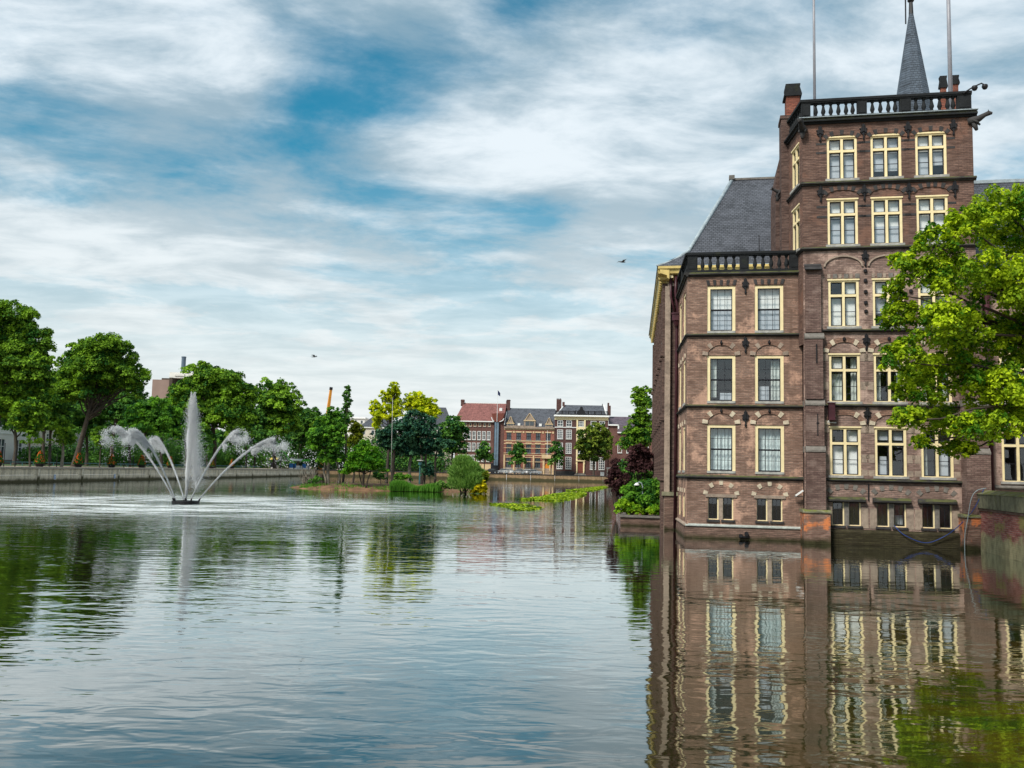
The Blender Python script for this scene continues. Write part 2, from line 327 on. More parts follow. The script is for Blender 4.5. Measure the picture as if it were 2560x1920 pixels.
# ------------------------------------------------------------------ foliage
def tri_mesh(name, V, F, m, tint=None):
    me = bpy.data.meshes.new(name); nv, nf = len(V), len(F); k = F.shape[1]
    me.vertices.add(nv); me.vertices.foreach_set('co', V.astype(np.float32).ravel())
    me.loops.add(nf*k); me.loops.foreach_set('vertex_index', F.astype(np.int32).ravel())
    me.polygons.add(nf); me.polygons.foreach_set('loop_start', np.arange(0, nf*k, k, dtype=np.int32))
    me.update(calc_edges=True)
    if tint is not None:
        a = me.attributes.new('tint', 'FLOAT', 'POINT'); a.data.foreach_set('value', tint.astype(np.float32))
    me.materials.append(m); return me
def unit(a): return a/np.maximum(np.linalg.norm(a, axis=1, keepdims=True), 1e-9)
def leaves3(name, C, Nrm, size, tint, m):             # small far leaves: one triangle each
    n = len(C); A = unit(np.cross(Nrm, rng.normal(size=(n,3)))); B = np.cross(Nrm, A); s = size[:,None]
    V = np.empty((n,3,3)); V[:,0] = C+A*s*1.1; V[:,1] = C-A*s*.6+B*s*.75; V[:,2] = C-A*s*.6-B*s*.75
    return tri_mesh(name, V.reshape(-1,3), np.arange(n*3).reshape(-1,3), m, np.repeat(tint, 3))
def leaves(name, C, Nrm, size, tint, m, aspect=.62, fold=.25):
    n = len(C); r = rng.normal(size=(n,3)); A = unit(np.cross(Nrm, r)); B = np.cross(Nrm, A)
    s = size[:,None] if hasattr(size,'__len__') else size
    V = np.empty((n,4,3)); V[:,0] = C-A*s; V[:,2] = C+A*s
    V[:,1] = C+B*s*aspect+Nrm*s*fold; V[:,3] = C-B*s*aspect+Nrm*s*fold
    i = np.arange(n)[:,None]*4
    F = np.concatenate([i+np.array([[0,1,2]]), i+np.array([[0,2,3]])])
    return tri_mesh(name, V.reshape(-1,3), F, m, np.repeat(tint, 4))
def crown(lobes, size, m, dens=1.0, clump=.42, flat=.8, droop=.25, name='crown', subs=None, core=.4, broad=False):
    """lobes: (centre, radii) of the boughs; each carries tufts of leaves with gaps between them"""
    Cs, Ns, Ts = [], [], []
    for c, r in lobes:
        c = np.array(c, float); r = np.array(r, float); rm = float(np.cbrt(np.prod(r)))
        k = subs or int(np.clip(rm/size*3.2, 18, 44))
        d = unit(rng.normal(size=(k,3))); d[:,2] = np.where(d[:,2] < -.45, -d[:,2], d[:,2])
        rad = .58+.46*rng.random(k)**.8
        cc = c + d*r*rad[:,None]
        cr = rm*clump*(.42+.95*rng.random(k)**1.3)
        ct = np.clip(rng.normal(.45, .34, size=k), 0, 1)
        for j in range(k):
            area = 4*math.pi*cr[j]**2*.8; nl = max(10, int(dens*area/(size*size*1.24)*.85))
            q = unit(rng.normal(size=(nl,3))); q[:,2] = np.where(q[:,2] < -.35, -q[:,2], q[:,2])
            rr = cr[j]*(.5+.55*rng.random(nl)+.25*rng.random(nl)**6)
            p = cc[j] + q*rr[:,None]*np.array([1,1,flat])
            nn = unit(q*.75 + rng.normal(size=(nl,3))*.6 + np.array([0,0,.6]))
            p[:,2] -= droop*cr[j]*(q[:,0]**2+q[:,1]**2)*.6
            Cs.append(p); Ns.append(nn); Ts.append(np.clip(ct[j]+rng.normal(0,.16,nl),0,1))
        nl = int(core*2.2*rm*rm/(size*size)); q = unit(rng.normal(size=(nl,3)))         # leaves inside the bough
        Cs.append(c + q*r*(.75*rng.random(nl)**.45)[:,None]); Ns.append(unit(rng.normal(size=(nl,3)))); Ts.append(np.clip(rng.normal(.35,.15,nl),0,1))
    C = np.concatenate(Cs); Nn = np.concatenate(Ns); T = np.concatenate(Ts)
    return (leaves if broad else leaves3)(name, C, Nn, size*(.5+1.0*rng.random(len(C))), T, m)
def limb(mb, a, b, r0, r1, wob=.06, n=5, k=7):
    a = Vector(a); b = Vector(b); L = (b-a).length; pts = []; rad = []
    for i in range(n+1):
        t = i/n; p = a.lerp(b, t)
        if 0 < i < n: p += Vector((random.uniform(-1,1), random.uniform(-1,1), random.uniform(-.5,.5)))*wob*L
        pts.append(p); rad.append(r0*(1-t)+r1*t)
    mb.tube(pts, rad, k)
def between(L3):
    out = []
    for i, (c, r) in enumerate(L3):
        near = sorted(((c-d).length, j) for j, (d, q) in enumerate(L3) if j != i)[:3]
        for dist, j in near:
            d, q = L3[j]
            if j < i and any(i == k for _, k in sorted(((d-e).length, k) for k, (e, _q) in enumerate(L3) if k != j)[:3]): continue
            if dist > (max(r)+max(q))*1.15: continue
            m = c.lerp(d, random.uniform(.4, .6)); out.append((m, tuple((a+b)*.34 for a, b in zip(r, q))))
    return out
def tree(name, label, Y, conv, lobes, base, top, mat, rad=.3, ztop=None, group=None, size=None, dens=1.0, bark='bark', depth=1.0, extra_trunks=(), cat='tree', clump=.31, zbase=None, flat=.8, fit=True):
    """lobes/base/top sighted as (x, y[, rx, ry]) through conv; every bough has its own distance round Y"""
    L3 = []
    px2m = Y/FPX
    for i, (x, y, rx, ry) in enumerate(lobes):
        sx, sy = conv(x, y); k = conv(1,0)[0]-conv(0,0)[0]
        RX, RZ = rx*k*px2m, ry*k*px2m
        dy = random.uniform(-.55, .55)*RX*1.1*depth
        c = at(sx, sy, Y+dy)
        L3.append((c, (RX, max(RX, RZ)*.95*depth, RZ)))
    L3 += between(L3)
    b = at(*conv(*base), Y); t = at(*conv(*top), Y)
    if zbase is not None: b.z = zbase
    o = thing(name, label, cat, b, group=group)
    s = size or max(.08, .00135*Y)
    shr = 1.06 if fit else 1.0
    L = [(np.array(c-b), tuple(np.array(r)*shr)) for c, r in L3]
    ob('crown', crown(L, s, G[mat], dens, clump, flat), o)
    mb = MB(); tl = t-b
    pts = [Vector((0,0,-.15)), Vector((0,0,0))+tl*.02, tl*.35+Vector((random.uniform(-.1,.1),0,0))*tl.length*.3, tl*.7, tl]
    mb.tube(pts, [rad*1.5, rad*1.15, rad*.9, rad*.75, rad*.55], 9)
    for c, r in L:
        if random.random() < .85:
            f = random.uniform(.55, 1.0); limb(mb, tl*f, Vector(c)*.9+tl*.1, rad*.42, rad*.12)
    for (eb, et, er) in extra_trunks:
        p0 = at(*conv(*eb), Y+random.uniform(-.6,.6)); p1 = at(*conv(*et), Y)
        if zbase is not None: p0.z = zbase
        limb(mb, p0-b-Vector((0,0,.1)), p1-b, er*1.2, er*.6, .03)
    part('trunk', mb, M[bark], o, smooth=True)
    return o
z4 = lambda x, y: (x*.36166, 740+y*.36166)
z5 = lambda x, y: (740+x*.22604, 900+y*.22604)
z6 = lambda x, y: (1080+x*.27125, 940+y*.27125)
z3 = lambda x, y: (1500+x*.4792, 960+y*.4792)
src = lambda x, y: (x, y)

# ------------------------------------------------------------------ setting: land, pond bed, water
from mathutils.geometry import tessellate_polygon
def LX(y): return -57.6 + .012*(y-105)            # the line of the long quay on the left
POND = [(LX(-3), -3), (LX(268), 268), (40, 268), (14, 100), (10.7, 68), (8.3, 47), (8.4, 41), (18.4, 38.2), (18.35, 36.2), (17.1, 30.3), (10.2, -3)]
GZ = 1.82
def land():
    outer = [(-3000, -600), (3000, -600), (3000, 3500), (-3000, 3500)]
    polys = [[Vector((x, y, 0)) for x, y in outer], [Vector((x, y, 0)) for x, y in POND]]
    tris = tessellate_polygon(polys); mb = MB()
    pts = outer+POND; mb.add([(x, y, GZ-.03) for x, y in pts], [tuple(t) for t in tris])
    return mb
M['ground'] = plain('sandy_ground', (.36,.29,.225), .95, .12, .4)
M['lawn'] = plain('lawn_grass', (.06,.13,.03), .9, .3, 1.2)
M['asphalt'] = plain('paving', (.20,.185,.17), .9, .15, .5)
M['mud'] = plain('pond_mud', (.05,.045,.02), .9, .3, .8)
M['earth'] = plain('island_earth', (.17,.095,.052), .95, .45, 1.1, bump=.02)
struct('ground', land(), M['ground'])
struct('pond_bed', MB().quad((-70,-8,-1.3),(60,-8,-1.3),(60,290,-1.3),(-70,290,-1.3)), M['mud'])
FX, FY = -21.5, 62.0                                   # the fountain
def water_mat():
    m, nt, b = new_mat('pond_water'); T = NT(nt); nt.nodes.remove(b)
    tc = nt.nodes.new('ShaderNodeTexCoord'); O = tc.outputs['Object']
    sp = nt.nodes.new('ShaderNodeSeparateXYZ'); T.L(O, sp.inputs[0])
    dx = T.m('SUBTRACT', sp.outputs[0], FX); dy = T.m('SUBTRACT', sp.outputs[1], FY)
    d = T.m('SQRT', T.m('ADD', T.m('MULTIPLY', dx, dx), T.m('MULTIPLY', dy, dy)))
    near = T.step(d, 7, 34, 1, 0)                      # water stirred by the falling drops
    patch = T.step(T.noise(T.mapv(O, (.035,.10,1)), 1.0, 4, .6), .36, .66)
    lee = T.step(T.m('ADD', sp.outputs[0], T.m('MULTIPLY', T.m('MINIMUM', sp.outputs[1], 40), -.05)), -9, 5, 1, 0)   # calmer in the lee of the palace
    amp = T.m('MULTIPLY', T.m('MULTIPLY', T.m('ADD', .35, T.m('MULTIPLY', patch, .75)), T.m('ADD', .40, T.m('MULTIPLY', lee, .60))), T.step(sp.outputs[1], 25, 75, .95, .40))
    amp = T.m('ADD', amp, T.m('MULTIPLY', near, 2.6))
    w1 = T.noise(T.mapv(O, (1.3,2.6,1)), 1.0, 2, .5, .4)
    w2 = T.noise(T.mapv(O, (3.6,6.5,1), (3,1,0)), 1.0, 2, .5, .3)
    w3 = T.noise(T.mapv(O, (.30,.62,1), (9,4,0)), 1.0, 2, .5)
    h = T.m('ADD', T.m('ADD', T.m('MULTIPLY', w1, .020), T.m('MULTIPLY', w2, .0022)), T.m('MULTIPLY', w3, .020))
    nrm = T.bump(T.m('MULTIPLY', h, amp), 1.0)
    gl = nt.nodes.new('ShaderNodeBsdfGlossy'); gl.inputs['Roughness'].default_value = .03; gl.inputs[0].default_value = (.90,.93,.93,1); T.L(nrm, gl.inputs['Normal'])
    murk = T.mix(T.step(T.noise(O, .12, 3), .35, .65), (.010,.013,.005), (.024,.021,.005))
    murk = T.mix(T.m('MULTIPLY', T.step(sp.outputs[0], .5, 7), T.step(sp.outputs[1], 18, 36, 1, 0)), murk, T.mix(T.step(T.noise(T.mapv(O, (.55,.9,1)), 1.0, 5, .6), .42, .60), (.085,.060,.007), (.034,.048,.006)))   # silt in the shallows by the walls
    df = nt.nodes.new('ShaderNodeBsdfDiffuse'); T.L(murk, df.inputs[0])
    lw = nt.nodes.new('ShaderNodeLayerWeight'); lw.inputs[0].default_value = .5; T.L(nrm, lw.inputs['Normal'])
    rmp = nt.nodes.new('ShaderNodeMapRange'); T.L(lw.outputs['Facing'], rmp.inputs[0]); rmp.inputs[1].default_value = .48; rmp.inputs[2].default_value = .93
    fr = T.m('ADD', .04, T.m('MULTIPLY', T.m('POWER', rmp.outputs[0], 1.5), .96))
    mx = nt.nodes.new('ShaderNodeMixShader'); T.L(fr, mx.inputs[0]); T.L(df.outputs[0], mx.inputs[1]); T.L(gl.outputs[0], mx.inputs[2])
    foam_sheen = nt.nodes.new('ShaderNodeBsdfDiffuse'); foam_sheen.inputs[0].default_value = (.80,.84,.84,1)  # white foam, also painting the sky's sheen on the stirred water
    ring = T.m('MULTIPLY', T.step(d, 1.5, 4.0), T.step(d, 9, 22, 1, 0))
    fn = T.m('MULTIPLY', T.step(T.noise(T.mapv(O, (.22,.8,1)), 1.0, 6, .7, .5), .42, .58), ring)
    fn = T.m('MULTIPLY', fn, T.step(T.noise(O, 5.0, 3, .6), .30, .60, .35, 1))
    m2 = nt.nodes.new('ShaderNodeMixShader'); T.L(T.m('MULTIPLY', fn, .85), m2.inputs[0]); T.L(mx.outputs[0], m2.inputs[1]); T.L(foam_sheen.outputs[0], m2.inputs[2])
    T.L(m2.outputs[0], nt.nodes['Material Output'].inputs[0]); return m
M['water'] = water_mat()
struct('pond_water', MB().quad((-60,-6,0),(45,-6,0),(45,280,0),(-60,280,0)), M['water'])

# ------------------------------------------------------------------ long quay on the left, panel by panel
M['quay'] = stone_mat('quay_concrete', (.76,.65,.48), (.18,.15,.10), .25, streak=.5, wet=.15)
M['quay_pil'] = stone_mat('quay_pilaster', (.82,.72,.56), (.12,.1,.07), .3, streak=.5, wet=.5)
M['coping'] = stone_mat('coping_stone', (.45,.39,.31), (.2,.17,.13), .3)
def long_quay():
    ang = math.atan2(1, .012); y0 = 91.0; L = 5.65
    q = thing('quay_wall', 'long pale concrete quay wall under the tall trees behind the fountain', 'quay wall', (LX(y0), y0, 0), ang)
    n = 31
    pm = MB().box(.03, L-.03, 0, .5, -1.2, .84).mesh('panel', M['quay']); pm2 = MB().box(.03, L-.03, .03, .5, .87, 1.62).mesh('panel', M['quay'])
    pl = MB().box(-.22, .22, -.08, .44, -1.2, 1.62).mesh('pilaster', M['quay_pil'])
    cp = MB().box(.01, L-.01, -.10, .75, 1.62, 1.85).mesh('coping', M['coping'])
    # frame: x runs along the wall away from the camera, y points to the land behind it
    for i in range(n):
        x = i*L
        ob('panel', pm, q, (x, 0, 0)); ob('panel', pm2, q, (x, 0, 0)); i % 2 or ob('pilaster', pl, q, (x, 0, 0)); ob('coping', cp, q, (x, 0, 0))
    return q
long_quay()
def yof(px, d):                                           # where along the walk, d metres from the quay edge, a sight line meets it
    q = Rv*((px-1280)/FPX)+Fv
    return (-57.6-.012*105-d)/(q.x/q.y-.012)
def sign_on_quay(y, label, tilt):
    s = thing('mooring_sign', label, 'sign', (LX(y)+.08, y, .62), 0, 'small signs on the quay wall')
    part('panel', MB().box(0, .03, -.26, .26, -.32, .32), M['sign_white'], s)
    part('border', MB().box(.03, .045, -.19, .19, -.26, .22), M['sign_blue'], s)
    part('symbol', MB().box(.045, .055, -.10, -.02, -.2, .14).box(.045, .055, -.02, .12, .07, .14).box(.045, .055, -.02, .12, -.06, .0).box(.045, .055, .06, .12, 0, .07), M['sign_white'], s)
    return s
M['sign_white'] = plain('sign_white', (.75,.77,.78), .4, .03); M['sign_blue'] = plain('sign_blue', (.03,.16,.42), .4, .05)
sign_on_quay(yof(151, 0), 'small blue and white sign on the quay wall left of the fountain splash', 0)
sign_on_quay(yof(299.5, 0), 'small blue and white sign on the quay wall behind the left jets', 0)

# ------------------------------------------------------------------ far quay
def far_quay():
    a = 0; L = 6.95
    q = thing('far_quay_wall', 'low brown quay wall at the far end of the pond', 'quay wall', (-56.6, 268, 0), a)
    pm = MB().box(.04, L-.04, -.3, .3, -1.2, 1.65).mesh('panel', M['quay_far']); cp = MB().box(.01, L-.01, -.42, .5, 1.65, 1.85).mesh('coping', M['dark_stone'])
    for i in range(14): ob('panel', pm, q, (i*L,0,0)); ob('coping', cp, q, (i*L,0,0))
    r = thing('iron_railing', 'dark iron railing along the top of the far quay', 'railing', (-56.6, 268.3, GZ), a)
    po = MB().tube([(0,0,0),(0,0,1.0)], .05, 6).mesh('post', M['iron'])
    for i in range(49): ob('post', po, r, (i*2.0, .1, 0))
    for z in (.5, .98): part('rail', MB().box(0, 97, .07, .13, z, z+.06), M['iron'], r)
M['quay_far'] = stone_mat('far_quay_stone', (.36,.235,.13), (.12,.085,.05), .35, streak=.5, wet=.4)
far_quay()

# ------------------------------------------------------------------ the palace on the right
A = Vector((7.405, 38.993, 0)); PA = R(-11.4); ca, sa = math.cos(PA), math.sin(PA)
def LW(x, y, z=0): return Vector((A.x + x*ca - y*sa, A.y + x*sa + y*ca, z))
class Bld:
    def __init__(s, name, label, cat, off, group=None):
        s.off = Vector((off[0], off[1], 0)); s.o = thing(name, label, cat, LW(*off), PA, group)
    def part(s, name, mb, m, smooth=False): return part(name, mb, m, s.o, -s.off, smooth=smooth)
    def put(s, name, me, x, y, z, rz=0.0): return ob(name, me, s.o, Vector((x,y,z))-s.off, rz)
def wall_mb(x0, x1, z0, z1, ops, y=0.0, rev=.16):
    """a wall face at y pierced by openings (x0,x1,z0,z1) with reveals going in"""
    xs = sorted({x0, x1, *[v for o in ops for v in o[:2]]}); zs = sorted({z0, z1, *[v for o in ops for v in o[2:]]})
    mb = MB()
    for i in range(len(xs)-1):
        for j in range(len(zs)-1):
            cx, cz = (xs[i]+xs[i+1])/2, (zs[j]+zs[j+1])/2
            if any(o[0] < cx < o[1] and o[2] < cz < o[3] for o in ops): continue
            mb.quad((xs[i],y,zs[j]),(xs[i+1],y,zs[j]),(xs[i+1],y,zs[j+1]),(xs[i],y,zs[j+1]))
    for a, b, c, d in ops:
        mb.quad((a,y,c),(a,y,d),(a,y+rev,d),(a,y+rev,c)); mb.quad((b,y,d),(b,y,c),(b,y+rev,c),(b,y+rev,d))
        mb.quad((a,y,d),(b,y,d),(b,y+rev,d),(a,y+rev,d)); mb.quad((a,y,c),(a,y+rev,c),(b,y+rev,c),(b,y,c))
    return mb
def frame_mb(w, h, t, y0, y1, tb=None):
    tb = t if tb is None else tb
    return MB().box(0, t, y0, y1, 0, h).box(w-t, w, y0, y1, 0, h).box(t, w-t, y0, y1, h-t, h).box(t, w-t, y0, y1, 0, tb)
def pane_me(w, h): return shared(('pane', round(w,3), round(h,3)), lambda: MB().quad((0,0,0),(w,0,0),(w,0,h),(0,0,h)).mesh('pane', M['glass']))
def blind_me(w, h, m): return shared(('blind', round(w,3), round(h,3), m), lambda: MB().box(0, w, 0, .015, 0, h).mesh('blind', M[m]))
def curtain_me(w, h, m):
    def fn():
        mb = MB(); n = max(8, int(w/.022)); ph = random.random()*6
        V = []; F = []
        for i in range(n+1):
            x = w*i/n; y = .028*math.sin(x*46+ph)+.02*math.sin(x*19+1+ph)
            V += [(x, y, 0), (x, y*.8, h)]
        for i in range(n): F.append((2*i, 2*i+2, 2*i+3, 2*i+1))
        return mb.add(V, F).mesh('curtain', M[m])
    return shared(('curt', round(w,2), round(h,2), m, random.randint(0,2)), fn)
ROOM = lambda: shared('room', lambda: None)
def sash_window(b, x, z, w=1.16, h=2.02, y=0.0, rz=0, cover=(), put=None, simple=False):
    """cream frame round a dark sliding sash of twelve panes"""
    put = put or b.put; t = .125; sl = .10
    fo = put('window', shared(('sf', w, h), lambda: MB().box(0, t, .03, .15, sl, h).box(w-t, w, .03, .15, sl, h).box(t, w-t, .03, .15, h-t, h).mesh('window', M['cream'])), x, y, z, rz)
    ob('sill', shared(('ss', w), lambda: MB().box(-.0, w, -.03, .16, 0, sl).mesh('sill', M['sill_stone'])), fo)
    gx0, gx1, gz0, gz1 = t, w-t, sl, h-t; gw = gx1-gx0; gh = gz1-gz0; mid = gz0+gh*.5
    for k, (a, c) in enumerate(((gz0, mid), (mid, gz1))):
        yy = .10 if k == 0 else .075; H = c-a; s = .035; br = .018
        def sm():
            mb = frame_mb(gw, H, s, 0, .04, .06 if k == 0 else s)
            for i in (1,2): mb.box(gw*i/3-br/2, gw*i/3+br/2, .004, .032, .05, H-s)
            mb.box(s, gw-s, .008, .03, H/2-br/2, H/2+br/2); return mb.mesh('sash', M['sash'])
        ob('sash', shared(('sash', round(gw,3), round(H,3), k), sm), fo, (gx0, yy, a))
        for i in range(3):
            for j in range(2): ob('pane', pane_me(gw/3-.02, H/2-.02), fo, (gx0+gw*i/3+.01, yy+.018+.001*((i+j) % 2), a+H*j/2+.01))
    for kind, a, c, q, e in cover:                      # coverings behind the glass, in fractions of the opening
        W_, H_ = gw*(c-a), gh*(e-q)
        me = blind_me(W_, H_, kind) if kind.startswith('blind') else curtain_me(W_, H_, kind)
        ob('blind' if kind.startswith('blind') else 'curtain', me, fo, (gx0+gw*a, .27 if kind.startswith('blind') else .33, gz0+gh*q))
    return fo
def cross_window(b, x, z, w=1.18, h=1.92, y=0.0, rz=0, cover=(), put=None, split=.66, dark=()):
    """cream cross of mullion and transom with four dark lights"""
    put = put or b.put; t = .095; sl = .0; mz = h*split
    def fm():
        mb = frame_mb(w, h, t, .02, .15, .03); mb.box(w/2-.05, w/2+.05, .015, .15, .03, h-t); mb.box(t, w/2-.05, .0, .15, mz-.05, mz+.05); mb.box(w/2+.05, w-t, .0, .15, mz-.05, mz+.05); mb.box(-.03, w+.03, -.03, .02, h-.03, h+.03)
        return mb.mesh('window', M['cream'])
    fo = put('window', shared(('cf', w, h, split), fm), x, y, z, rz)
    ob('sill', shared(('cs', w), lambda: MB().box(-.07, w+.07, -.09, .16, -.10, -.002).mesh('sill', M['sill_stone'])), fo)
    lw = w/2-.05-t
    for k, lx in enumerate((t, w/2+.05)):
        for j, (a, c) in enumerate(((.03, mz-.05), (mz+.05, h-t))):
            H = c-a; s = .04
            def sm():
                mb = frame_mb(lw, H, s, 0, .04)
                if j == 0: mb.box(s, lw-s, .005, .035, H/2-.012, H/2+.012)
                return mb.mesh('sash', M['sash'])
            ob('sash', shared(('cs2', round(lw,3), round(H,3), j), sm), fo, (lx, .085, a))
            if j == 0:
                for q in (0,1): ob('pane', pane_me(lw-.06, H/2-.04), fo, (lx+.03, .105, a+.03+q*(H/2-.02)))
            else: ob('pane', pane_me(lw-.06, H-.06), fo, (lx+.03, .105, a+.03))
    gw, gh = w-2*t, h-t-.03
    for kind, a, c, q, e in cover:
        W_, H_ = gw*(c-a), gh*(e-q)
        bl = kind.startswith('blind')
        ob('blind' if bl else 'curtain', blind_me(W_, H_, kind) if bl else curtain_me(W_, H_, kind), fo, (t+gw*a, .25 if bl else .33, .03+gh*q))
    return fo
def cellar_window(b, x, z, w, h, y, mull, cover=(), tone='pink_stone', hood=None, rz=0):
    """two small dark lights either side of a stone mullion"""
    fo = b.put('window', shared(('cw', w, h, tone), lambda: MB().box(w/2-mull/2, w/2+mull/2, -.01, .2, 0, h).mesh('window', M[tone])), x, y, z, rz)
    lw = w/2-mull/2
    for k, lx in enumerate((0, w/2+mull/2)):
        ob('casement', shared(('cc', round(lw,3), h), lambda: MB().box(lw-.05, lw, .04, .14, 0, h).box(0, .018, .04, .14, 0, h).box(.018, lw-.05, .06, .14, 0, .035).mesh('casement', M['cream'])), fo, (lx, 0, 0))
        ob('sash', shared(('csh', round(lw,3), h), lambda: frame_mb(lw-.075, h-.045, .028, .07, .11).box((lw-.075)/2-.008, (lw-.075)/2+.008, .075, .1, .02, h-.07).mesh('sash', M['sash'])), fo, (lx+.02, 0, .037))
        ob('pane', pane_me(lw-.1, h-.09), fo, (lx+.03, .09, .06))
    for kind, a, c, q, e in cover: ob('blind', blind_me(w*(c-a), h*(e-q), kind), fo, (w*a, .4, h*q))
    ob('sill', shared(('cws', w), lambda: MB().box(-.06, w*.46, -.06, .2, -.09, -.001).box(w*.52, w+.06, -.06, .2, -.09, -.001).mesh('sill', M['dark_stone'])), fo)
    return fo
def band_mb(x0, x1, z0, z1, proj, y=0.0):
    h = z1-z0
    return MB().prism([(y+.02, z0), (y+.02, z1), (y-proj*.55, z1-h*.12), (y-proj, z1-h*.4), (y-proj, z0+h*.35), (y-proj*.5, z0+h*.28), (y-proj*.35, z0)][::-1], 'x', x0, x1)
def arch(b, xc, zs, a, rise, t, y, angs, stone, ring='brick_infill', proud=.035, ornament=None, sz=.17):
    """brick ring over a window with single dressed stones set in it"""
    n = 14; mb = MB(); P = []
    for i in range(n+1):
        th = math.pi*i/n
        P.append(((a*math.cos(th), rise*math.sin(th)), ((a+t)*math.cos(th), (rise+t)*math.sin(th))))
    for i in range(n):
        (p, q), (p2, q2) = P[i], P[i+1]; f, bk = y-proud, y+.01
        poly = [p, q, q2, p2]
        mb.add([(xc+u, f, zs+w) for u, w in poly]+[(xc+u, bk, zs+w) for u, w in poly], [(0,1,2,3),(0,3,7,4),(1,5,6,2)])
    o = b.part('arch', mb, M[ring])
    for ang in angs:
        th = R(ang); r1, r2 = 0.0, t
        c = Vector((xc+(a+t*.5)*math.cos(th), 0, zs+(rise+t*.5)*math.sin(th)))
        dirv = Vector((math.cos(th)*(rise+t/2), 0, math.sin(th)*(a+t/2))).normalized(); tv = Vector((-dirv.z, 0, dirv.x))
        hw0, hw1, hl = sz*.40, sz*.52, t*.54; f, bk = y-proud-.016, y
        C4 = [c-dirv*hl-tv*hw0, c+dirv*hl-tv*hw1, c+dirv*hl+tv*hw1, c-dirv*hl+tv*hw0]
        sm = MB().add([(p.x, f, p.z) for p in C4]+[(p.x, bk, p.z) for p in C4], [(0,1,2,3),(0,4,5,1),(1,5,6,2),(2,6,7,3),(3,7,4,0)])
        part('stone', sm, M[stone], o)
    return o
def stones(b, name, rects, y, m, proud=.03):
    for x0, x1, z0, z1 in rects: b.part(name, MB().box(x0, x1, y-proud, y+.02, z0, z1), M[m])
def anchor_me():
    def fn():
        mb = MB()
        mb.prism([(0,-.36),(.045,-.28),(.02,-.2),(.03,-.12),(.14,0),(.10,.10),(.16,.14),(.06,.20),(.075,.27),(0,.36),(-.075,.27),(-.06,.20),(-.16,.14),(-.10,.10),(-.14,0),(-.03,-.12),(-.02,-.2),(-.045,-.28)], 'y', -.05, -.004)
        mb.lathe([(.05,0),(.05,.02)], 8, (0,-.07,0)); mb.box(-.02,.02,-.085,-.05,-.3,.33); mb.box(-.11,.11,-.075,-.05,-.02,.03); return mb.mesh('wall_anchor', M['iron'])
    return shared('anchor', fn)
def baluster_me(h, r):
    def fn():
        pr = [(.8,0),(.8,.08),(.5,.10),(.55,.15),(.95,.30),(1.0,.38),(.72,.58),(.5,.76),(.46,.82),(.72,.85),(.72,.90),(.85,.93),(.85,1)]
        return MB().lathe([(r*a, h*c) for a, c in pr], 8).mesh('baluster', M['bal'], True)
    return shared(('bal', h, r), fn)

# --- low block with the sash windows
B = Bld('palace_block', 'low brown brick palace block with two columns of sash windows and a dark balustrade', 'building', (0, 0))
COLX = (.83, 2.78)
ops = [(x, x+1.16, z, z+2.02) for x in COLX for z in (2.70, 5.62, 8.59)]
ops += [(.88, 1.90, .78, 1.70), (2.84, 3.86, .78, 1.70)]
B.part('wall', wall_mb(0, 4.68, .5, 11.05, ops), M['brick'])
lace = [('lace', 0, .5, 0, 1), ('lace', .5, 1, 0, 1)]
for i, x in enumerate(COLX):
    sash_window(B, x, 8.59, cover=[('blind', 0, 1, .52, 1), ('blind_grey', 0, 1, 0, .52)])
    sash_window(B, x, 5.62, cover=[('blind_grey', .04, .5, .0, .36), ('curtain', .6, 1, .0, .95)] if i else [('curtain', 0, .3, .1, 1), ('blind_grey', .45, .98, .0, .2)])
    sash_window(B, x, 2.70, cover=lace)
    cellar_window(B, (.88, 2.84)[i], .78, 1.02, .92, 0, .17)
    xc = x+.58
    for zs, st in ((7.65, 'pink_stone'), (4.77, 'cream_stone')):
        o = arch(B, xc, zs, .56, .43, .21, 0, (8, 47, 133, 172), st)
        part('boss', MB().lathe([(.03,0),(.055,.03),(.05,.10),(.02,.13)], 8, (xc, -.06, zs+.47)).box(xc-.02, xc+.02, -.05, 0, zs+.43, zs+.64), M['iron'], o)
    arch(B, xc, 1.78, .56, .44, .17, 0, (12, 52, 90, 128, 168), 'cream_stone', ring='brick', proud=.012)
    B.part('lintel', MB().box(xc-.63, xc+.63, -.045, .05, 1.705, 1.835), M['pink_stone'])
    for k in range(5):                                   # dark and red stones of the flat arch on the top floor
        u = xc-.52+k*.26; d = (k-2)*.025
        B.part('stone', MB().prism([(u-.055,10.64),(u+.055,10.64),(u+.07+d,10.86),(u-.06+d,10.86)], 'y', -.03, .01), M['dark_stone'])
        if k < 4: B.part('stone', MB().prism([(u+.07,10.64),(u+.19,10.64),(u+.20+d,10.86),(u+.08+d,10.86)], 'y', -.018, .01), M['brick_infill'])
for z in (10.58, 8.08, 4.98): B.put('wall_anchor', anchor_me(), 2.40, -.003, z)
for z0, z1 in ((2.45, 2.63), (5.43, 5.57), (8.44, 8.58)): B.part('ledge', band_mb(-.06, 4.7, z0, z1, .14), M['ledge'])
B.part('cornice', band_mb(-.12, 4.72, 11.02, 11.22, .16), M['ledge'])
B.part('plinth', MB().prism([(-.06,.49),(.1,.49),(.1,-1.2),(-.14,-1.2),(-.10,0)], 'x', -.03, 4.7), M['brick_plinth'])
B.part('plinth_cap', MB().prism([(-.11,.50),(-.11,.54),(-.02,.595),(.05,.595),(.05,.50)][::-1], 'x', -.05, 4.7), M['teal_ledge'])
sp_ = MB().tube([(2.42,-.02,.26),(2.42,-.24,.25)], .085, 10).box(2.12, 2.26, -.22, -.05, .10, .22); sp_.box(2.26, 2.5, -.18, -.1, .10, .15)
B.part('drain_spout', sp_, M['iron'])
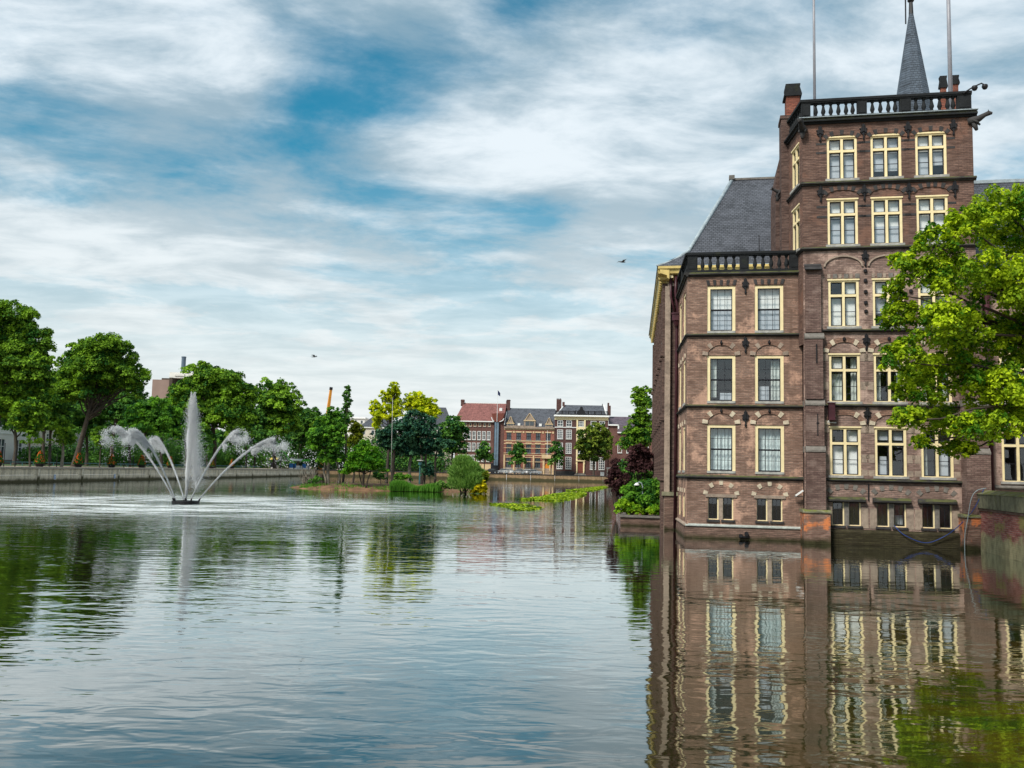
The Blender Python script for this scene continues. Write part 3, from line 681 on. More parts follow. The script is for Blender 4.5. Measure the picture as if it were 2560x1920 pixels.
# balustrade
def balustrade(b, peds, bals, z0, z1, y0, y1, x0, x1, put=None):
    base = .09; rail = .10
    b.part('handrail', MB().box(x0-.05, x1, y0-.05, y1+.05, z1-rail, z1).box(x0-.01, x1, y0-.02, y1+.02, z1-rail-.05, z1-rail-.001), M['bal'])
    b.part('base_rail', MB().box(x0, x1, y0-.01, y1+.01, z0, z0+base), M['bal'])
    for a, c in peds: b.part('pedestal', MB().box(a, c, y0, y1, z0+base, z1-rail-.051).box(a+.06, c-.06, y0-.02, y0, z0+base+.06, z1-rail-.11), M['bal'])
    me = baluster_me(round(z1-rail-.05-z0-base, 3), .095)
    for x in bals: b.put('baluster', me, x, (y0+y1)/2, z0+base)
balustrade(B, [(0,.42),(2.17,2.55),(4.2,4.66)], [.63,.95,1.27,1.60,1.93,2.80,3.13,3.46,3.79,4.08], 11.21, 12.06, -.05, .2, -.02, 4.68)
# side of the low block: a frame of its own running from the far end to the near corner
SA = math.atan2(-5.5, .5); SLEN = math.hypot(.5, 5.5)
def sput(name, me, x, y, z, rz=0.0):
    o = ob(name, me, B.o, (-.5 + x*math.cos(SA) - y*math.sin(SA), 5.5 + x*math.sin(SA) + y*math.cos(SA), z), SA+rz); return o
sops = [(x, x+1.16, z, z+2.02) for x in (.95, 3.35) for z in (2.70, 5.62, 8.59)] + [(x, x+1.02, .78, 1.70) for x in (1.02, 3.42)]
sput('wall', wall_mb(0, SLEN, .5, 11.05, sops).mesh('wall', M['brick']), 0, 0, 0)
for x in (.95, 3.35):
    for z in (2.70, 5.62, 8.59): sash_window(B, x, z, put=sput, cover=[('blind_grey', 0, 1, 0, 1)])
    for zz in (1.93, 4.85, 7.74): sput('stone', shared('sstone', lambda: MB().box(-.09, .09, -.04, .02, -.08, .1).mesh('stone', M['cream_stone'])), x-.08, 0, zz); sput('stone', shared('sstone', None), x+1.24, 0, zz)
    sput('casement', shared('sidecas', lambda: frame_mb(1.02, .92, .05, .03, .14).box(.45, .57, 0, .15, .05, .87).mesh('casement', M['cream'])), x+.07, 0, .78)
for z0, z1 in ((2.45, 2.63), (5.43, 5.57), (8.44, 8.58)): sput('ledge', band_mb(-.05, SLEN+.10, z0, z1, .10).mesh('ledge', M['ledge']), 0, 0, 0)
sput('cornice', band_mb(-.05, SLEN+.16, 11.02, 11.22, .16).mesh('cornice', M['ledge']), 0, 0, 0)
sput('plinth', MB().prism([(-.06,.49),(.1,.49),(.1,-1.2),(-.14,-1.2),(-.10,0)], 'x', 0, SLEN+.05).mesh('plinth', M['brick_plinth']), 0, 0, 0)
sput('plinth_cap', MB().prism([(-.11,.50),(-.11,.54),(-.02,.595),(.05,.595),(.05,.50)][::-1], 'x', 0, SLEN+.08).mesh('plinth_cap', M['pink_stone']), 0, 0, 0)
sput('handrail', MB().box(0, SLEN, -.10, .25, 11.96, 12.06).mesh('handrail', M['bal']), 0, 0, 0)
sput('base_rail', MB().box(0, SLEN, -.06, .21, 11.21, 11.30).mesh('base_rail', M['bal']), 0, 0, 0)
for x in (.1, 2.5): sput('pedestal', MB().box(x, x+.4, -.05, .2, 11.30, 11.96).mesh('pedestal', M['bal']), 0, 0, 0)
for k in range(11): sput('baluster', baluster_me(.61, .095), (.75+k*.33) if k < 5 else (3.15+(k-5)*.33), .08, 11.30)
B.part('shade_backing', MB().box(.1, 4.6, 1.6, 1.7, -.5, 10.9), M['room']); B.part('shade_backing', MB().box(4.5, 4.6, .2, 1.6, -.5, 10.9), M['room'])  # added dark sheets behind the windows, room shade put into their colour
B.part('roof', MB().box(.05, 4.6, .25, 5.5, 10.9, 11.1), M['lead'])
B.part('drainpipe', MB().tube([(-.60,5.15,12.2),(-.62,5.12,11.4),(-.52,5.2,10.6),(-.55,5.2,9.9),(-.60,5.1,.1)], .075, 8).tube([(-.85,5.2,12.2),(-.85,5.15,11.2),(-.62,5.1,10.3)], .06, 8), M['pipe'], True)
B.part('hopper', MB().lathe([(.08,0),(.2,.25),(.24,.28),(.24,.55),(.27,.58),(.27,.66)], 8, (-.56,5.1,9.7)), M['pipe'])

# --- buttresses and tower
TY = -.8
T = Bld('palace_tower', 'tall square brick palace tower with cream cross windows and a dark balustrade', 'building', (4.66, TY))
CX = (5.63, 7.335, 9.05)
tops = [(x, x+1.18, z, z+1.92) for x in CX for z in (2.72, 5.66, 8.70)] + [(x, x+1.18, z, z+1.9) for x in CX for z in (12.07,)] + [(x, x+1.18, z, z+1.77) for x in CX for z in (14.82,)]
CELL = (5.70, 7.38, 9.05)
tops += [(x, x+1.08, .74, 1.65) for x in CELL]
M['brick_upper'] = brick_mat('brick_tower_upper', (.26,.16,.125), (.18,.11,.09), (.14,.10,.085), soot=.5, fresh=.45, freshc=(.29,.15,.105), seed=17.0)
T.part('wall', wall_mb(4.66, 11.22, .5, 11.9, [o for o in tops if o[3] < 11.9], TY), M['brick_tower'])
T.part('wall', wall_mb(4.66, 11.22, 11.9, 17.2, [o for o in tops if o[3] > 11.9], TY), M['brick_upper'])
bg = 'blind_grey'; bw = 'blind'
for i, x in enumerate(CX):
    cross_window(T, x, 14.82, 1.18, 1.77, TY, cover=[[(bg, 0, 1, 0, .6), (bw, 0, 1, .63, 1)], [(bg, 0, 1, .18, .62), (bw, 0, .47, .63, 1), (bg, .53, 1, .63, 1)], [(bg, 0, .47, 0, .6), (bg, .53, 1, .28, .6), (bw, 0, 1, .63, 1)]][i])
    cross_window(T, x, 12.07, 1.18, 1.90, TY, cover=[(bw, 0, 1, .64, 1), (bg, 0, 1, 0, .6)] if i < 1 else [(bw, 0, 1, .64, 1), (bw, 0, 1, .42, .62), (bg, 0, 1, 0, .42)] if i < 2 else [(bw, 0, 1, .3, 1), (bg, 0, 1, 0, .3)])
    cross_window(T, x, 8.70, 1.18, 1.92, TY, cover=[(bw, 0, .47, 0, .64), (bw, .53, 1, 0, 1)] if i == 0 else [(bw, 0, 1, .64, 1), (bg, 0, 1, .30, .63)])
    cross_window(T, x, 5.66, 1.18, 1.92, TY, cover=[('curtain', 0, .47, 0, .63), (bw, 0, .47, .66, 1), ('curtain', .8, 1, 0, 1)] if i == 0 else [('curtain', .02, .22, 0, 1), ('curtain', .82, 1, 0, 1)])
    cross_window(T, x, 2.72, 1.18, 1.92, TY, cover=[(bw, .53, 1, .0, 1), (bw, 0, .47, 0, .63)] if i == 0 else ([(bg, 0, 1, .78, 1), (bg, .12, .38, 0, .42)] if i == 1 else [('curtain', .02, .2, 0, 1), (bg, .55, .95, 0, .6)]))
    cellar_window(T, CELL[i], .74, 1.08, .91, TY, .17, tone='grey_stone', cover=[(('blind_grey'), .58, .95, .1, .5)] if i == 1 else ())
    xc = x+.59
    T.part('hood', MB().prism([(TY-.22,1.70),(TY-.22,1.77),(TY-.02,1.87),(TY+.05,1.87),(TY+.05,1.66),(TY-.1,1.66)][::-1], 'x', CELL[i]-.16, CELL[i]+1.24), M['ledge'])
    arch(T, CELL[i]+.54, 1.92, .62, .27, .19, TY, (30, 62, 90, 118, 150), 'grey_stone', ring='brick_tower', proud=.012)
    arch(T, xc, 4.74, .58, .40, .20, TY, (8, 50, 130, 172), 'cream_stone')
    o = arch(T, xc, 7.66, .60, .40, .20, TY, (8, 50, 130, 172), 'cream_stone')
    part('boss', MB().lathe([(.03,0),(.06,.03),(.06,.12),(.02,.15)], 8, (xc, TY-.06, 8.11)), M['iron'], o)
    for k in range(6): T.part('stone', MB().box(xc-.62+k*.215, xc-.62+k*.215+(.17 if k % 2 else .12), TY-.03, TY+.02, 10.68, 10.86), M['pink_stone'] if k % 2 == 0 else M['grey_stone'])
    arch(T, xc, 11.16, .70, .40, .065, TY, (), 'pink_stone', ring='pink_stone', proud=.06)
    arch(T, xc, 14.10, .64, .25, .19, TY, (25, 55, 80, 100, 125, 155), 'dark_stone', ring='brick_upper', sz=.15)
    arch(T, xc, 16.50, .60, .18, .18, TY, (25, 55, 90, 125, 155), 'dark_stone', ring='brick_upper', sz=.15)
    # blocks of pale stone bonded into the piers either side of the lower windows
    for z in (4.42, 3.40, 7.30, 6.30): stones(T, 'stone', [(x-.34, x-.02, z, z+.30), (x+1.20, x+1.50, z, z+.30)] if z in (4.42, 7.30) else [(x-.34, x-.02, z, z+.16), (x-.24, x-.02, z-.16, z), (x+1.20, x+1.50, z, z+.16), (x+1.20, x+1.40, z-.16, z)], TY, 'pink_stone', .012)
    stones(T, 'stone', [(x-.25, x-.02, 2.72, 2.95), (x+1.2, x+1.42, 2.72, 2.95)], TY, 'pink_stone', .012)
    for a in (.0,): stones(T, 'stone', [(CELL[i]-.27, CELL[i]-.01, .66, 1.45), (CELL[i]+1.09, CELL[i]+1.36, .66, 1.45)], TY, 'pink_stone', .015)
    for z in (16.28, 15.90, 13.62, 13.2): stones(T, 'stone_band', [(x-.42, x-.01, z, z+.09), (x+1.19, x+1.50, z, z+.09)], TY, 'dark_stone', .012)
for x in (5.37, 7.07, 8.78, 10.50):
    T.put('wall_anchor', anchor_me(), x, TY-.003, 16.75); T.put('wall_anchor', anchor_me(), x, TY-.003, 14.2)
for x in (7.07, 8.78):
    T.put('wall_anchor', anchor_me(), x, TY-.003, 11.48); T.put('wall_anchor', anchor_me(), x, TY-.003, 8.05); T.put('wall_anchor', anchor_me(), x, TY-.003, 5.10)
    for z in (10.95, 10.55, 10.1, 9.65, 9.3): T.part('tie_plate', MB().lathe([(.06,0),(.07,.02),(.07,.12),(.05,.14)], 8, (x, TY-.03, z-.06)), M['iron'])
for z0, z1, x0 in ((2.47, 2.60, 5.40), (5.44, 5.58, 5.40), (8.47, 8.60, 5.40), (11.83, 12.0, 4.58), (14.55, 14.74, 4.58)): T.part('ledge', band_mb(x0, 11.30, z0, z1, .15, TY), M['ledge'])
T.part('cornice', band_mb(4.54, 11.38, 17.16, 17.40, .20, TY), M['bal'])
T.part('cornice_cap', MB().box(4.52, 11.40, TY-.22, TY+.1, 17.40, 17.43), M['lead'])
T.part('plinth', MB().prism([(TY-.16,.50),(TY-.02,.60),(TY+.1,.60),(TY+.1,-1.2),(TY-.2,-1.2)][::-1], 'x', 5.4, 10.6), brick_mat('brick_algae', (.085,.075,.040), (.060,.050,.032), (.05,.045,.03), soot=.6, seed=81.0, wet=.0))
balustrade(T, [(4.64,5.0),(6.85,7.22),(8.50,8.92),(10.68,11.2)], [5.22,5.52,5.82,6.12,6.42,6.68,7.45,7.76,8.07,8.33,9.13,9.43,9.73,10.03,10.33,10.54], 17.43, 18.24, TY-.02, TY+.23, 4.64, 11.22)
# left side of the tower, slightly out of square
TSA = math.atan2(-2.4, .36); TL = math.hypot(2.4, .36)
def tput(name, me, x, y, z, rz=0.0):
    return ob(name, me, T.o, Vector((4.30 + x*math.cos(TSA) - y*math.sin(TSA), 1.6 + x*math.sin(TSA) + y*math.cos(TSA), z))-T.off, TSA+rz)
tso = [(.75, 1.93, 12.07, 13.97), (.75, 1.93, 14.82, 16.59)]
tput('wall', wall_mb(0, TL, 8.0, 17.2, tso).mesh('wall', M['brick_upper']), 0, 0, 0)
cross_window(T, .75, 14.82, 1.18, 1.77, 0, put=tput, cover=[(bg, 0, 1, 0, 1)]); cross_window(T, .75, 12.07, 1.18, 1.90, 0, put=tput, cover=[(bg, 0, 1, 0, 1)])
for z0, z1 in ((11.83, 12.0), (14.55, 14.74)): tput('ledge', band_mb(-.2, TL+.1, z0, z1, .11).mesh('ledge', M['ledge']), 0, 0, 0)
tput('cornice', band_mb(-.2, TL+.2, 17.16, 17.40, .2).mesh('cornice', M['bal']), 0, 0, 0)
tput('handrail', MB().box(-.2, TL, -.07, .28, 18.14, 18.24).mesh('handrail', M['bal']), 0, 0, 0)
tput('base_rail', MB().box(-.2, TL, -.03, .24, 17.43, 17.52).mesh('base_rail', M['bal']), 0, 0, 0)
for k in range(6): tput('baluster', baluster_me(.57, .095), .25+k*.32, .1, 17.52)
T.part('pier', MB().box(4.02, 4.40, 1.45, 2.5, 2, 18.35).box(3.98, 4.44, 1.41, 2.54, 18.35, 18.5), M['brick_wing'])
T.part('pier', MB().prism([(3.86,2),(4.3,2),(4.3,17.2),(4.05,17.0),(3.86,15.9)], 'y', 2.6, 5.4), M['brick_wing'])
T.part('wall', MB().box(4.25, 11.2, 2.5, 7.2, 2, 17.2), M['brick_wing'])
T.part('wall', MB().quad((11.22,TY,0),(11.22,3,0),(11.22,3,17.2),(11.22,TY,17.2)), M['brick_tower'])
T.part('shade_backing', MB().box(4.75, 11.1, .7, .8, -.5, 17.1), M['room'])  # dark sheet added so the tower rooms look unlit
T.part('roof', MB().box(4.6, 11.2, TY+.3, 7, 17.2, 17.36), M['lead'])
def chimney(b, x, y, w, z0, z1, cap, fl=.09, dp=1.25):
    o = b.part('chimney', MB().box(x, x+w, y, y+w*dp, z0, z1-cap), M['brick_chim'])
    part('chimney_cap', MB().prism([(x-fl,z1-cap),(x+w+fl,z1-cap),(x+w+fl+.01,z1-cap+.07),(x+w+.01,z1-.16),(x+w+.03,z1-.06),(x+w+.03,z1),(x-.03,z1),(x-.03,z1-.06),(x-.01,z1-.16),(x-fl-.01,z1-cap+.07)], 'y', y-fl, y+w*dp+fl), M['bal'], o)
chimney(T, 4.31, 2.2, .58, 18.2, 20.22, .55)
chimney(T, 11.25, 4.0, .24, 17.2, 20.95, .55, .05, .7); chimney(T, 11.76, 4.0, .24, 17.2, 20.95, .42, .05, .7)
def gargoyle(b, x, y, z, dx, dy, k=1.0):
    mb = MB(); d = Vector((dx,dy,0)).normalized()
    p = [Vector((x,y,z))+d*t*k+Vector((0,0,h*k)) for t, h in ((-.15,0),(.05,.02),(.25,.06),(.45,.16),(.60,.20),(.72,.17))]
    mb.tube(p, [.17*k,.17*k,.13*k,.09*k,.10*k,.05*k], 8); mb.tube([p[1]-Vector((0,0,.12)), p[1]+d*.1-Vector((0,0,.42))], [.12,.06], 6)
    side = Vector((-d.y,d.x,0))
    for s in (-1,1): mb.tube([p[4]+side*.05*s, p[4]+side*.09*s+Vector((0,0,.12))], [.035,.01], 5); mb.tube([p[1]+side*.12*s, p[2]+side*.12*s-Vector((0,0,.22))], [.06,.04], 5)
    b.part('gargoyle', mb, M['dark_stone'], True)
gargoyle(T, 4.70, TY-.02, 16.95, -.35, -1); gargoyle(T, 11.22, TY-.02, 16.98, 1, -.5); gargoyle(T, 4.0, 2.0, 15.2, -1, -.3, .6)
def buttress(b, x0, x1, yf, y1, capz, m='brick_butt'):
    b.part('buttress', MB().box(x0, x1, yf, y1, 1.30, 3.62).box(x0+.0, x1-.03, yf+.10, y1, 3.86, 5.48).box(x0+.0, x1-.05, yf+.14, y1, 5.74, 8.18).box(x0+.03, x1-.09, yf+.26, y1, 8.46, 11.0), M[m])
    for z, d in ((3.62, 0.0), (5.48, .10), (8.18, .14)):
        b.part('stone_cap', MB().prism([(yf+d-.03,z),(yf+d-.03,z+.07),(yf+d+.13,z+.24),(y1,z+.24),(y1,z)][::-1], 'x', x0-.02, x1+.01), M['grey_stone'])
    b.part('base', MB().prism([(yf-.14,-1.2),(yf-.1,1.22),(y1,1.22),(y1,-1.2)][::-1], 'x', x0-.14, x1+.14), M['brick_base'])
    b.part('base_cap', MB().prism([(yf-.14,1.22),(yf-.14,1.27),(yf+.0,1.34),(y1,1.34),(y1,1.22)][::-1], 'x', x0-.18, x1+.18), M['moss_stone'])
buttress(T, 4.70, 5.42, -1.22, -.05, 11.0)
for k in range(4): T.part('slate', MB().prism([(-1.10+k*.2,10.98+k*.175),(-1.14+k*.2,11.02+k*.175),(-.84+k*.2,11.24+k*.175),(-.80+k*.2,11.18+k*.175)], 'x', 4.70, 5.36), M['dark_stone'])
T.part('anchor_bar', MB().box(5.12, 5.16, -1.13, -1.07, 4.25, 5.15).box(5.09, 5.19, -1.14, -1.07, 4.75, 4.8), M['iron'])
T.part('anchor_bar', MB().box(5.10, 5.14, -1.12, -1.04, 7.2, 7.95), M['iron'])
buttress(T, 10.50, 11.34, -1.62, -.5, 11.0)
for dz, x in ((2.05, 7.07),): T.part('anchor_bar', MB().box(x-.02, x+.02, TY-.05, TY, 1.75, 2.4), M['iron'])

# --- wing behind with the slate roof and yellow cornice
Wg = Bld('palace_wing', 'dark brick palace wing under a steep slate roof with a yellow eaves cornice', 'building', (-.95, 5.4))
Wg.part('wall', MB().quad((-.95,5.4,0),(4.3,5.4,0),(4.3,5.4,12.1),(-.95,5.4,12.1)), M['brick_wing'])
WA = math.atan2(-22.6, 1.55); WL = math.hypot(22.6, 1.55)
def wput(name, me, x, y, z, rz=0.0):
    return ob(name, me, Wg.o, Vector((-2.5 + x*math.cos(WA) - y*math.sin(WA), 28 + x*math.sin(WA) + y*math.cos(WA), z))-Wg.off, WA+rz)
wops = [(x, x+1.2, z, z+2.0) for x in (2, 5.2, 8.4, 11.6, 14.8, 18.0) for z in (2.7, 5.65, 8.8)]
wput('wall', wall_mb(0, WL, -1, 12.1, wops).mesh('wall', M['brick_wing']), 0, 0, 0)
for x in (2, 5.2, 8.4, 11.6, 14.8, 18.0):
    for z in (2.7, 5.65, 8.8):
        fo = wput('window', shared('wf', lambda: frame_mb(1.2, 2.0, .13, .02, .15).box(.13, 1.07, .04, .1, .96, 1.03).mesh('window', M['pink_stone'])), x, 0, z)
        ob('pane', pane_me(.94, 1.74), fo, (.13, .1, .13))
        ob('blind', blind_me(.94, 1.74, 'blind_grey'), fo, (.13, .2, .13))
for x in (.1, 3.9, 7.1, 10.3, 13.5, 16.7, 20.2, 22.0):
    wput('pilaster', MB().box(0, .5, -.30, .02, -1, 11.9).box(-.06, .56, -.38, .02, 5.2, 5.45).box(-.06, .56, -.38, .02, 8.3, 8.5).box(-.06, .56, -.36, .02, 2.3, 2.5).mesh('pilaster', M['brick_wing']), x, 0, 0)
for z in (2.4, 5.35, 8.4): wput('ledge', band_mb(0, WL, z, z+.16, .16).mesh('ledge', M['grey_stone']), 0, 0, 0)
cpoly = [(.0,12.0),(-.10,12.05),(-.12,12.18),(-.42,12.28),(-.46,12.46),(-.54,12.5),(-.54,12.62),(0,12.62)]
wput('cornice', MB().prism([(p[0], p[1]) for p in cpoly], 'x', 0, WL+.5).mesh('cornice', M['yellow']), 0, 0, 0)
for k in range(40): wput('bracket', shared('brk', lambda: MB().box(0, .16, -.40, 0, 12.10, 12.26).mesh('bracket', M['yellow'])), .2+k*.56, -.02, 0)
Wg.part('cornice', MB().prism([(5.4+p[0]-.02, p[1]) for p in cpoly], 'x', -1.45, 4.3), M['yellow'])
for k in range(10): Wg.put('bracket', shared('brk2', lambda: MB().box(0, .16, -.34, 0, 12.08, 12.22).mesh('bracket', M['cream'])), -.9+k*.5, 5.4, 0)
Wg.part('string_course', MB().box(-1.0, 4.2, 5.30, 5.42, 11.72, 11.86), M['pink_stone'])
Wg.part('pilaster', MB().box(-1.12, -.86, 5.2, 5.5, 0, 11.7), M['pink_stone'])
Wg.part('plinth', MB().box(-1.1, 0, 5.15, 5.6, -1.2, 1.6), M['brick_plinth'])
Wg.part('plinth_cap', MB().box(-1.22, .0, 5.08, 5.6, 1.6, 1.78), M['moss_stone'])
RV = [(-1.5,4.86,12.64),(-.03,6.2,13.62),(2.26,11.5,18.86),(9,11.5,18.86),(9,6.2,13.62),(9,4.86,12.64),(-3.1,28,12.64),(-1.2,27,14.0),(2.0,24,18.86)]
Wg.part('roof', MB().add([RV[i] for i in (0,5,4,1,3,2)], [(0,1,2,3),(3,2,4,5)]), M['slate'])
Wg.part('roof', MB().add([RV[i] for i in (0,1,7,6,2,8,3)], [(0,1,2,3),(1,4,5,2),(4,6,5)]), M['slate'])
Wg.part('hip_lead', MB().tube([RV[0], (-.75,5.5,13.0), RV[1], RV[2]], [.06,.09,.11,.11], 6), M['lead'], True)
Wg.part('ridge_lead', MB().box(2.2, 9, 11.4, 11.6, 18.82, 18.93).box(2.1, 2.4, 11.3, 11.7, 18.85, 19.08), M['grey_stone'])
Wg.part('dormer', MB().prism([(3.95,13.35),(4.25,13.35),(4.3,14.05),(4.15,14.15),(3.98,13.8)], 'y', 5.6, 6.3), M['lead'])
Wg.part('lightning_rod', MB().tube([(3.35,6.0,13.3),(3.35,6.0,14.3)], .02, 5), M['iron'])

# --- right wing, mostly behind the maple
H = Bld('palace_hall', 'brick palace hall with a slate roof behind the bright maple', 'building', (11.4, TY))
hops = [(11.98, 13.16, 2.62, 4.71), (14.0, 15.18, 2.62, 4.71), (16.0, 17.18, 2.62, 4.71), (11.98, 13.16, 5.7, 7.6), (14.0, 15.18, 5.7, 7.6)]
H.part('wall', wall_mb(11.36, 21, 0, 10.2, hops, TY+.04), M['brick_tower'])
for a, b_, c, d in hops: cross_window(H, a, c, 1.18, round(d-c,2), TY+.04, cover=[('curtain', 0, .12, 0, 1)] if c < 5 else [(bw, 0, 1, .5, 1)])
H.part('shade_backing', MB().box(11.4, 20.9, .7, .8, -.5, 10), M['room'])  # dark sheet added to keep the hall windows from looking lit
H.part('ledge', band_mb(11.36, 21, 2.3, 2.48, .12, TY+.04), M['grey_stone'])
H.part('plinth', MB().box(11.4, 21, TY-.12, TY+.1, -1, 1.9), M['brick_plinth'])
H.part('roof', MB().add([(10.6,-1.2,10.2),(22,-1.2,10.2),(22,5,16.2),(10.6,5,16.2),(22,11.2,10.2),(10.6,11.2,10.2)], [(0,1,2,3),(3,2,4,5)]), M['slate'])
H.part('ridge', MB().box(10.6, 22, 4.9, 5.1, 16.15, 16.3), M['lead'])
H.part('drainpipe', MB().tube([(11.5,-1.0,10),(11.5,-1.0,2.0)], .13, 8), M['pipe'], True)

# --- spire of the stair turret in the courtyard beyond
def spire():
    c = LW(14.66, 25); o = thing('church_spire', 'slender grey slate spire with gilded finial rising behind the tower balustrade', 'spire', (c.x, c.y, GZ), PA)
    part('wall', MB().lathe([(1.2,0),(1.2,22.0)], 8), M['brick_wing'], o)
    part('eaves', MB().lathe([(1.25,22.0),(1.7,22.6),(1.7,22.8)], 8), M['bal'], o)
    part('roof', MB().lathe([(1.75,22.8),(1.45,24.3),(1.10,26.5),(.06,33.0)], 8), M['slate_spire'], o)
    part('finial', MB().tube([(0,0,32.3),(0,0,35.2)], [.16,.05], 6).tube([(-.35,0,31.8),(-.33,0,35.0)], .05, 5).lathe([(.02,33.2),(.22,33.4),(.22,33.6),(.02,33.9)], 8), M['iron'], o)
    part('gilded_ball', MB().lathe([(.03,34.0),(.2,34.15),(.2,34.3),(.03,34.5)], 8, (-.33,0,0)).lathe([(.03,34.9),(.2,35.05),(.2,35.2),(.03,35.4)], 8), M['gold'], o, smooth=True)
spire()
def flagpole(x, y, z, h, label, r):
    p = LW(x, y, z); o = thing('flagpole', label, 'flagpole', p, group='bare flagpoles on the palace tower')
    part('pole', MB().tube([(0,0,0),(0,0,h)], [r, r*.7], 10), M['pole'], o, smooth=True)
    part('socket', MB().tube([(0,0,0),(0,0,.9)], r*1.35, 10), M['white'], o, smooth=True)
    part('cleat', MB().box(-r*2, r*2, -.02, .02, .95, 1.0).lathe([(r*1.5,.9),(r*1.5,.96)], 8), M['iron'], o)
flagpole(5.45, 1.5, 17.36, 9.5, 'bare grey flagpole on the tower roof beside the left chimney', .065)
flagpole(11.2, 2.2, 17.36, 9.5, 'bare grey flagpole on the tower roof in front of the twin chimneys', .10)
def cctv(p, rz, kind, label):
    o = thing('security_camera', label, 'security camera', p, rz)
    if kind == 'arm':
        part('arm', MB().tube([(-.45,0,-.22),(-.1,0,0),(.12,0,.10),(.24,0,.15),(.34,0,.08)], .03, 6), M['iron'], o)
        for x, z in ((-.02, -.06), (.36, -.03)): part('camera_dome', MB().lathe([(.02,.14),(.10,.11),(.12,.03),(.08,-.06),(.02,-.09)], 10, (x,0,z)), M['iron'], o, smooth=True)
    else:
        part('bracket', MB().box(-.2, .16, .05, .12, -.13, -.09), M['grey_stone'], o)
        part('housing', MB().prism([(-.17,-.05),(-.14,-.10),(.16,.12),(.13,.17)], 'y', -.1, .06), M['white'], o)
cctv(LW(11.33, -.9, 18.35), PA, 'arm', 'black twin dome cameras on a curved arm at the tower balustrade corner')
cctv(LW(4.50, -.3, 1.93), PA, 'box', 'small white camera low on the brick wall beside the buttress')
ub = thing('junction_box', 'dark red junction box on the wall right of the buttress', 'box', LW(5.57, -1.0, 4.9), PA)
part('housing', MB().box(0, .24, -.12, .18, 0, .66).box(-.02, .26, -.15, .18, .66, .70), M['pipe'], ub); part('cable', MB().tube([(.02,0,0),(-.03,0,-.08),(.3,.1,-.1)], .02, 5), M['white'], ub)

# --- retaining wall on the right, pier and hoses
def retaining():
    a = Vector((17.9, 36.2, 0)); d = Vector((-1.24, -5.9, 0)).normalized(); ang = math.atan2(d.y, d.x)
    q = thing('retaining_wall', 'red brick retaining wall with mossy coping at the right edge', 'wall', a, ang)
    L = 30
    part('brickwork', MB().prism([(0,-1.2),(.5,-1.2),(.5,1.5),(.10,1.5)], 'x', 0, L), M['brick_red'], q)
    part('coping_base', MB().box(-.04, L, .04, .62, 1.5, 1.60), M['brick_plinth'], q)
    x = 0
    for k in range(16):
        w = 1.9; part('coping_block', MB().box(x+.012, x+w-.012, .0, .62, 1.603, 2.12).prism([(-.03,2.12),(.30,2.27),(.64,2.12)][::-1], 'x', x+.012, x+w-.012), M['moss_stone'], q); x += w
    p = part('pier', MB().box(-.62, -.02, -.1, .6, -1.2, 1.16), M['brick_red'], q); part('pier_cap', MB().box(-.66, -.02, -.14, .62, 1.163, 1.27), M['moss_stone'], p)
retaining()
# frame of the wall points the other way round: x runs towards the camera and y to the right
def hose(name, label, pts, r, m):
    P = [Vector(p) for p in pts]; out = []
    for i in range(len(P)-1):
        p0, p1, p2, p3 = P[max(i-1,0)], P[i], P[i+1], P[min(i+2,len(P)-1)]
        for k in range(8):
            t = k/8; out.append(.5*((2*p1)+(p2-p0)*t+(2*p0-5*p1+4*p2-p3)*t*t+(3*p1-p0-3*p2+p3)*t**3))
    out.append(P[-1]); b0 = out[0]; o = thing(name, label, 'hose', b0)
    part('tube', MB().tube([p-b0 for p in out], r, 6), m, o, smooth=True)
M['blue'] = plain('blue_hose', (.015,.05,.22), .4, .1); M['greyhose'] = plain('grey_hose', (.30,.36,.38), .4, .1)
hose('water_hose', 'blue hose slung from a cellar window to the brick pier', [LW(8.0,-.85,.80), LW(8.35,-1.05,.45), LW(9.08,-1.08,.19), LW(9.75,-1.1,.45), LW(10.25,-1.3,.9), LW(10.62,-1.8,1.5), LW(11.0,-1.85,2.3)], .015, M['blue'])
hose('water_hose', 'pale grey hose hanging from the pier into the water', [LW(11.1,-1.8,2.35), LW(10.75,-1.9,2.25), LW(10.55,-1.9,1.95), LW(10.42,-1.85,1.2), LW(10.3,-1.85,.5), LW(10.28,-1.9,-.3)], .014, M['greyhose'])

# ------------------------------------------------------------------ garden terrace beside the wing
def terrace():
    o = thing('garden_terrace', 'low brick garden terrace in the water beside the palace wing', 'terrace', (5.6, 47, 0), R(-11.4))
    part('brickwork', MB().box(0, 2.6, 0, .3, -1.2, .42).box(0, .3, .3, 14, -1.2, .42), M['brick_plinth'], o)
    part('coping', MB().box(-.08, 2.6, -.08, .34, .42, .52).box(-.08, .34, .345, 14, .42, .52), M['grey_stone'], o)
    part('soil', MB().box(.3, 2.9, .3, 14, -.5, .40), M['earth'], o)
    part('pier', MB().box(2.0, 2.55, -.25, .0, -1.2, .95), M['brick_wing'], o)
terrace()
def lamp():
    b = at(1606, 1284, 48.3); b.z = .40
    o = thing('garden_lamp', 'grey swan neck garden lamp among the bright terrace shrubs', 'lamp', b)
    part('post', MB().tube([(0,0,0),(0,0,1.0),(0,0,1.55),(-.06,0,1.72),(-.18,0,1.78),(-.28,0,1.72)], [.045,.04,.03,.025,.025,.025], 8), M['lead'], o, smooth=True)
    part('lamp_shade', MB().lathe([(.02,.12),(.07,.10),(.16,.0),(.15,-.02),(.02,-.03)], 10, (-.30,0,1.62)), M['white'], o, smooth=True)
lamp()
